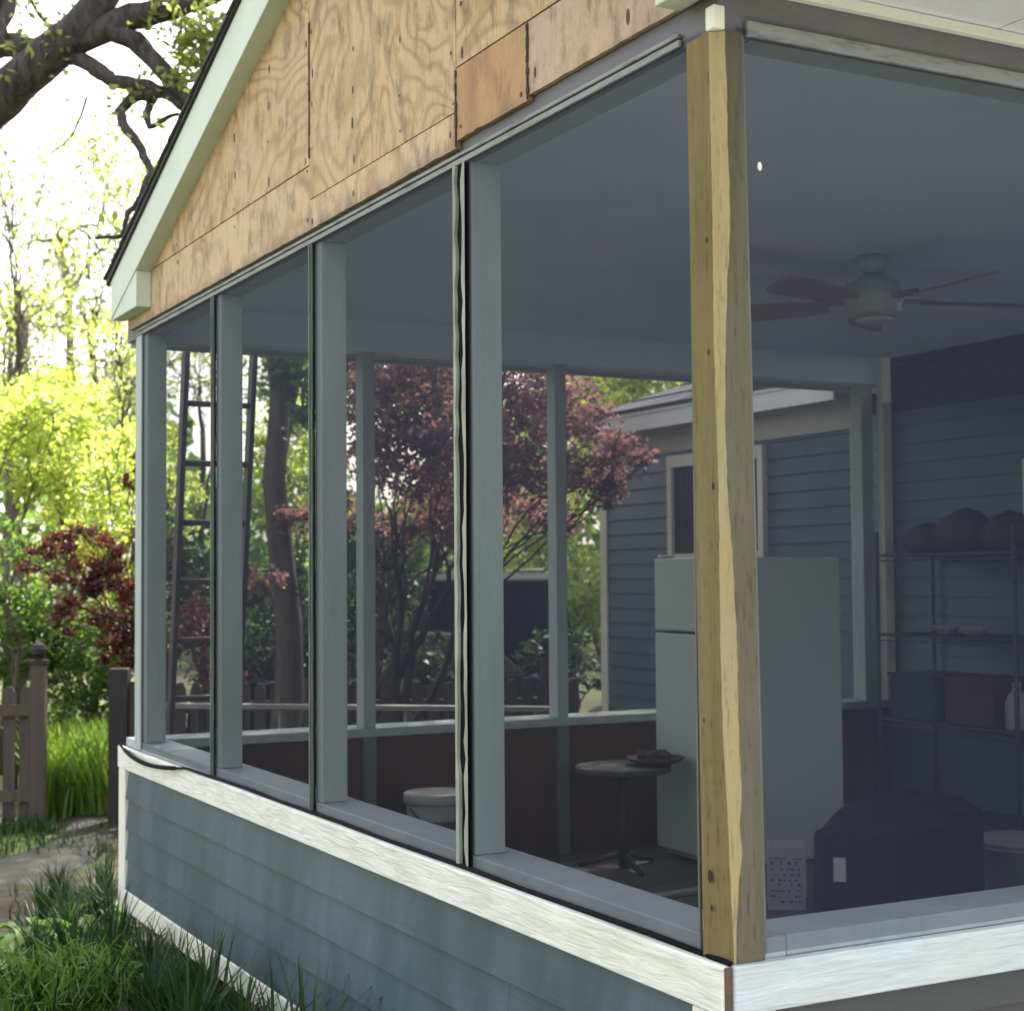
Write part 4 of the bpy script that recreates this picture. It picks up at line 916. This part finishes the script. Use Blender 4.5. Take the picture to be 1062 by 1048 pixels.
# ------------------------------------------------------------------ grass, plants at the wall
def strap_clump(seed, n=46, h=.5, w_=.014, mat='blade_grass', spread=.10, lean=.55):
    rg = np.random.default_rng(seed); m = MB()
    for i in range(n):
        a = rg.uniform(0, 2*PI); r_ = spread*rg.random(); hh = h*rg.uniform(.55, 1.1); k = 6; ww = w_*rg.uniform(.7, 1.2)
        le = hh*lean*rg.uniform(.15, 1.3); v = []; tw = rg.uniform(-.5, .5)
        for j in range(k+1):
            t = j/k; d = r_+le*t**1.9; z = hh*(t-(.32*lean)*t**3.2); wd = ww*(1-t**2.2)*.5+.0006
            sa = a+PI/2+tw*t
            x, y = d*math.cos(a), d*math.sin(a); v += [(x-wd*math.cos(sa), y-wd*math.sin(sa), z), (x+wd*math.cos(sa), y+wd*math.sin(sa), z)]
        m.add(v, [(2*j, 2*j+1, 2*j+3, 2*j+2) for j in range(k)])
    return m
protos = [strap_clump(s, n, h).build('strap_leaf_plant', MAT['blade_grass']) for s, n, h in ((1, 60, .52), (2, 70, .44), (3, 52, .60))]
def gp(px, py):
    d = fw + rr*(px-W0/2)/F - uu*(py-H0/2)/F; z = -.14
    for _ in range(6): q = CAM+d*((z-CAM[2])/d[2]); z = gz(q[0], q[1])
    return q
spots = [(100, 958, .62), (70, 968, .62), (122, 985, .58), (45, 950, .5), (150, 1015, .6), (115, 1020, .62), (180, 1045, .62), (75, 1000, .6), (215, 1075, .66), (155, 1062, .62), (250, 1100, .68), (195, 1110, .7),
         (285, 1130, .74), (240, 1150, .7), (320, 1165, .78), (40, 1000, .5), (60, 930, .5), (110, 925, .45)]
spots = [(*gp(a, b)[:2], c*1.25) for a, b, c in spots]
for i, (x, y, s) in enumerate(spots):
    o = protos[i] if i < 3 else protos[i % 3].copy()
    if i >= 3: COL.objects.link(o)
    o.location = (x, y, gz(x, y)-.01); o.rotation_euler = (0, 0, i*1.37); o.scale = (s, s, s)
    tag(o, 'dark green plant with arching strap leaves in the bed along the porch wall', 'plant', 'strap-leaf plants in the bed along the porch wall')
def fern(x, y, seed, lb, s=1):
    rg = np.random.default_rng(seed); z = gz(x, y); t = thing('feathery_plant', lb, 'plant', (x, y, z)); m = MB(); P = []
    for i in range(56):
        a = rg.uniform(0, 2*PI); hh = .36*s*rg.uniform(.6, 1.1); e = np.array([x+.27*s*rg.random()*math.cos(a), y+.27*s*rg.random()*math.sin(a), z+hh]); b = np.array([x+.03*math.cos(a), y+.03*math.sin(a), z])
        pt = wander(b, e, 4, .1, rg); m.tube(pt, .003, 4)
        for k in range(34): u = rg.uniform(.25, 1.05); P.append(b+(e-b)*u+rg.normal(size=3)*.028*s)
    m.build('stem', MAT['blade_grass'], t); leafmesh('leaves', P, .095*s, MAT['feather'], t, .085, -1.2, seed)
q = gp(85, 1078); fern(q[0], q[1], 1, 'bright yellow-green feathery plant at the front of the bed', .82)
q = gp(50, 1085); fern(q[0], q[1], 2, 'smaller bright feathery plant at the very bottom left of the bed', .9)
def broad(px, py, seed, lb, s=1.0):
    x, y, z = gp(px, py); rg = np.random.default_rng(seed); t = thing('broadleaf_plant', lb, 'plant', (x, y, z)); m = MB(); st = MB()
    for i in range(26):
        a = rg.uniform(0, 2*PI); ln = s*rg.uniform(.16, .30); wd = ln*.24; hh = s*rg.uniform(.06, .22); b = np.array([x+.03*math.cos(a), y+.03*math.sin(a), z]); ca, sa = math.cos(a), math.sin(a); v = []
        st.tube([b, b+np.array([.05*ca, .05*sa, hh])*s], .003, 4)
        for j in range(7):
            u = j/6; q = b+np.array([(.05+ln*u)*ca, (.05+ln*u)*sa, hh+ln*(.55*u-.85*u*u)]); w_ = wd*math.sin(PI*min(1, u*.93+.05))**.8
            for k, dz in ((-1, .25), (0, 0), (1, .25)): v.append((q[0]-k*w_*sa, q[1]+k*w_*ca, q[2]+dz*w_))
        m.add(v, [(3*j+k, 3*j+k+1, 3*j+k+4, 3*j+k+3) for j in range(6) for k in (0, 1)])
    st.build('stem', MAT['blade_grass'], t); m.build('leaves', MAT['feather'], t, smooth=True)
broad(98, 962, 3, 'pale broad-leaved plant beside the lower end of the white corner board', .62)
broad(128, 1040, 4, 'pale broad-leaved plant between the feathery plants and the wall', .6)
broad(30, 985, 6, 'broad-leaved plant at the left edge of the bed near the stones', .55)
def grass_patch(name, region, n, h, w_, mat, seed, lb, cat):
    rg = np.random.default_rng(seed); m = MB(); V = []; Fc = []
    for i in range(n):
        x, y = region(rg); z = gz(x, y); a = rg.uniform(0, 2*PI); hh = h*rg.uniform(.5, 1.15); le = hh*rg.uniform(.05, .5); wd = w_*rg.uniform(.6, 1.2)*.5; b = len(V); sa = rg.uniform(0, PI)
        cs, sn = math.cos(sa)*wd, math.sin(sa)*wd
        for t, k in ((0, 1), (.5, .8), (1, .05)):
            d = le*t*t; V += [(x+d*math.cos(a)-cs*k, y+d*math.sin(a)-sn*k, z+hh*t*(1-.12*t)), (x+d*math.cos(a)+cs*k, y+d*math.sin(a)+sn*k, z+hh*t*(1-.12*t))]
        Fc += [(b, b+1, b+3, b+2), (b+2, b+3, b+5, b+4)]
    m.v = V; m.f = Fc; m.m = [0]*len(Fc)
    o = m.build(name, MAT[mat]); tag(o, lb, cat, kind='stuff')
def reg_gate(rg):
    d = rg.uniform(12.8, 15.5); q = at(rg.uniform(40, 150), 800, d); return q[0], q[1]
grass_patch('tall_grass', reg_gate, 3000, .75, .035, 'fern', 71, 'tall bright green grass beyond the garden opening', 'grass')
def reg_fence(rg):
    s = rg.uniform(-.1, 4.0); return .55-s*.92+rg.normal()*.05, 9.95+s*.39-abs(rg.normal())*.22
grass_patch('short_grass', reg_fence, 2600, .17, .012, 'blade_grass', 72, 'short green grass along the foot of the left picket fence', 'grass')
def reg_bed(rg):
    q = gp(rg.uniform(10, 300), rg.uniform(925, 1150)); return min(q[0], -.10) if q[1] < 5.05 else q[0], q[1]
grass_patch('ground_cover', reg_bed, 2200, .10, .012, 'blade_grass', 73, 'low green ground cover growing between the bed plants', 'ground cover')
def reg_yard(rg):
    q = at(rg.uniform(-60, 160), 800, rg.uniform(11.0, 12.3)); return q[0], q[1]
grass_patch('short_grass', reg_yard, 700, .12, .014, 'blade_grass', 74, 'patchy short grass beside the path at the garden opening', 'grass')
# edging stones at the lower left
for i, (x, y, r_, lb) in enumerate(((-.82, 5.3, (.16, .13, .14), 'flat grey edging stone at the lower left, farthest from the camera'), (-.92, 4.95, (.17, .14, .16), 'grey edging stone in the middle of the lower left row'), (-.98, 4.55, (.15, .15, .15), 'dark edging stone nearest the camera at the lower left'))):
    tag(one(lambda m: lump(m, (x, y, gz(x, y)-.03), r_, 90+i), 'edging_stone', MAT['rock'], smooth=True), lb, 'stone', 'edging stones beside the bed')

# ------------------------------------------------------------------ cars beyond the fence
def car(cx, cy, yaw, kind, lb):
    z0 = gz(cx, cy); t = thing('parked_car', lb, 'car', (0, 0, 0), 'cars parked beyond the fence')
    if kind == 'van': side = [(-2.3, .35), (-2.3, .95), (-2.2, 1.10), (-1.35, 1.20), (-.75, 1.92), (-.55, 1.98), (2.1, 1.98), (2.25, 1.90), (2.32, 1.0), (2.32, .35)]; hw = .92
    else: side = [(-2.2, .30), (-2.25, .62), (-2.1, .80), (-1.1, .93), (-.45, 1.36), (.75, 1.42), (1.55, 1.02), (2.15, .98), (2.25, .62), (2.2, .30)]; hw = .86
    parts = []
    m = MB(); n = len(side); v = []
    for yy, sx in ((-hw, .985), (-hw*.93, 1), (hw*.93, 1), (hw, .985)):
        for x, z in side:
            tuck = (.86 if z > 1.15 else 1.0); v.append((x*sx, yy*tuck, z if abs(yy) < hw*.95 else .35+(z-.35)*.975))
    m.add(v, [tuple(range(n-1, -1, -1)), tuple(3*n+i for i in range(n))]+[(k*n+i, k*n+(i+1) % n, (k+1)*n+(i+1) % n, (k+1)*n+i) for k in range(3) for i in range(n)])
    parts.append(('body', m, MAT['carpaint'], True))
    for x in (-1.4, 1.4):
        for s in (-1, 1):
            m = MB(); v = []; prof = [(.12, -.02), (.30, -.03), (.335, .0), (.335, .17), (.30, .20), (.1, .19)]
            for r_, d in prof:
                for j in range(20): v.append((x+r_*math.cos(j*PI/10), s*(hw-.17+d), .335+r_*math.sin(j*PI/10)))
            m.add(v, [(i*20+j, i*20+(j+1) % 20, (i+1)*20+(j+1) % 20, (i+1)*20+j) for i in range(5) for j in range(20)]+[tuple(range(20)), tuple(100+j for j in range(20))])
            parts.append(('wheel', m, MAT['rubber'], False))
            m = MB(); m.add([(x+r_*math.cos(j*PI/10), s*(hw+d), .335+r_*math.sin(j*PI/10)) for r_, d in ((.2, .032), (.03, .025)) for j in range(20)], [(j, (j+1) % 20, 20+(j+1) % 20, 20+j) for j in range(20)]); parts.append(('rim', m, MAT['chrome'], False))
    e = hw*.875
    for s in (-1, 1):
        if kind == 'van': wins = [(-.95, -.1), (.0, 1.0), (1.1, 2.0)]; za, zb = 1.22, 1.78
        else: wins = [(-.6, .1), (.2, .95)]; za, zb = .98, 1.28
        for a, b in wins:
            m = MB(); yy = s*(e+.012 if kind == 'van' else hw*.98); 
            m.add([(a+(.0 if kind == 'van' else .05), yy, za), (b, yy, za), (b-.06, yy*.97, zb), (a+.25, yy*.97, zb)], [(0, 1, 2, 3)]); parts.append(('window', m, MAT['glass'], False))
        m = MB(); xs_ = -2.29 if kind == 'van' else -2.23; m.obox((xs_, s*(hw-.25)), 0, .03, .14, .66 if kind != 'van' else .78, .76 if kind != 'van' else .94); parts.append(('headlight', m, MAT['lamp'], False))
    m = MB(); xb = 2.335 if kind == 'van' else 2.25; m.box(xb-.06, xb+.03, -hw+.05, hw-.05, .42, .56); parts.append(('bumper', m, MAT['black_metal'], False))
    m = MB(); m.box(-xb-.03, -xb+.06, -hw+.05, hw-.05, .40, .54); parts.append(('bumper', m, MAT['chrome'], False))
    if kind == 'van':
        m = MB(); m.add([(2.30, -.66, 1.25), (2.30, .66, 1.25), (2.275, .60, 1.80), (2.275, -.60, 1.80)], [(0, 1, 2, 3)]); parts.append(('window', m, MAT['glass'], False))
        m = MB(); m.add([(-1.33, -.68, 1.25), (-1.33, .68, 1.25), (-.82, .62, 1.86), (-.82, -.62, 1.86)], [(0, 1, 2, 3)]); parts.append(('windscreen', m, MAT['glass'], False))
        for s in (-1, 1): m = MB(); m.tube([(-.4, s*.62, 2.02), (1.9, s*.62, 2.02)], .022, 6); parts.append(('roof_rail', m, MAT['chrome'], False))
    ca, sa = math.cos(yaw), math.sin(yaw); t.location = (cx, cy, z0)
    last = None
    for nm, m, mt, sm in parts:
        m.v = [(cx+x*ca-y*sa, cy+x*sa+y*ca, z0+z) for x, y, z in m.v]
        o = m.build(nm, mt, t if nm != 'rim' else last, smooth=False, bevel=.04 if nm == 'body' else 0)
        if nm == 'wheel': last = o
vd = math.atan2(fw[1], fw[0])
q = at(490, 700, 20.5); car(q[0], q[1], vd+PI+.16, 'van', 'tall boxy black car with roof rails parked beyond the fence')
q = at(415, 700, 16.3); car(q[0], q[1], vd+PI/2+1.0, 'sedan', 'low dark car with rounded bonnet in front of the boxy black car')
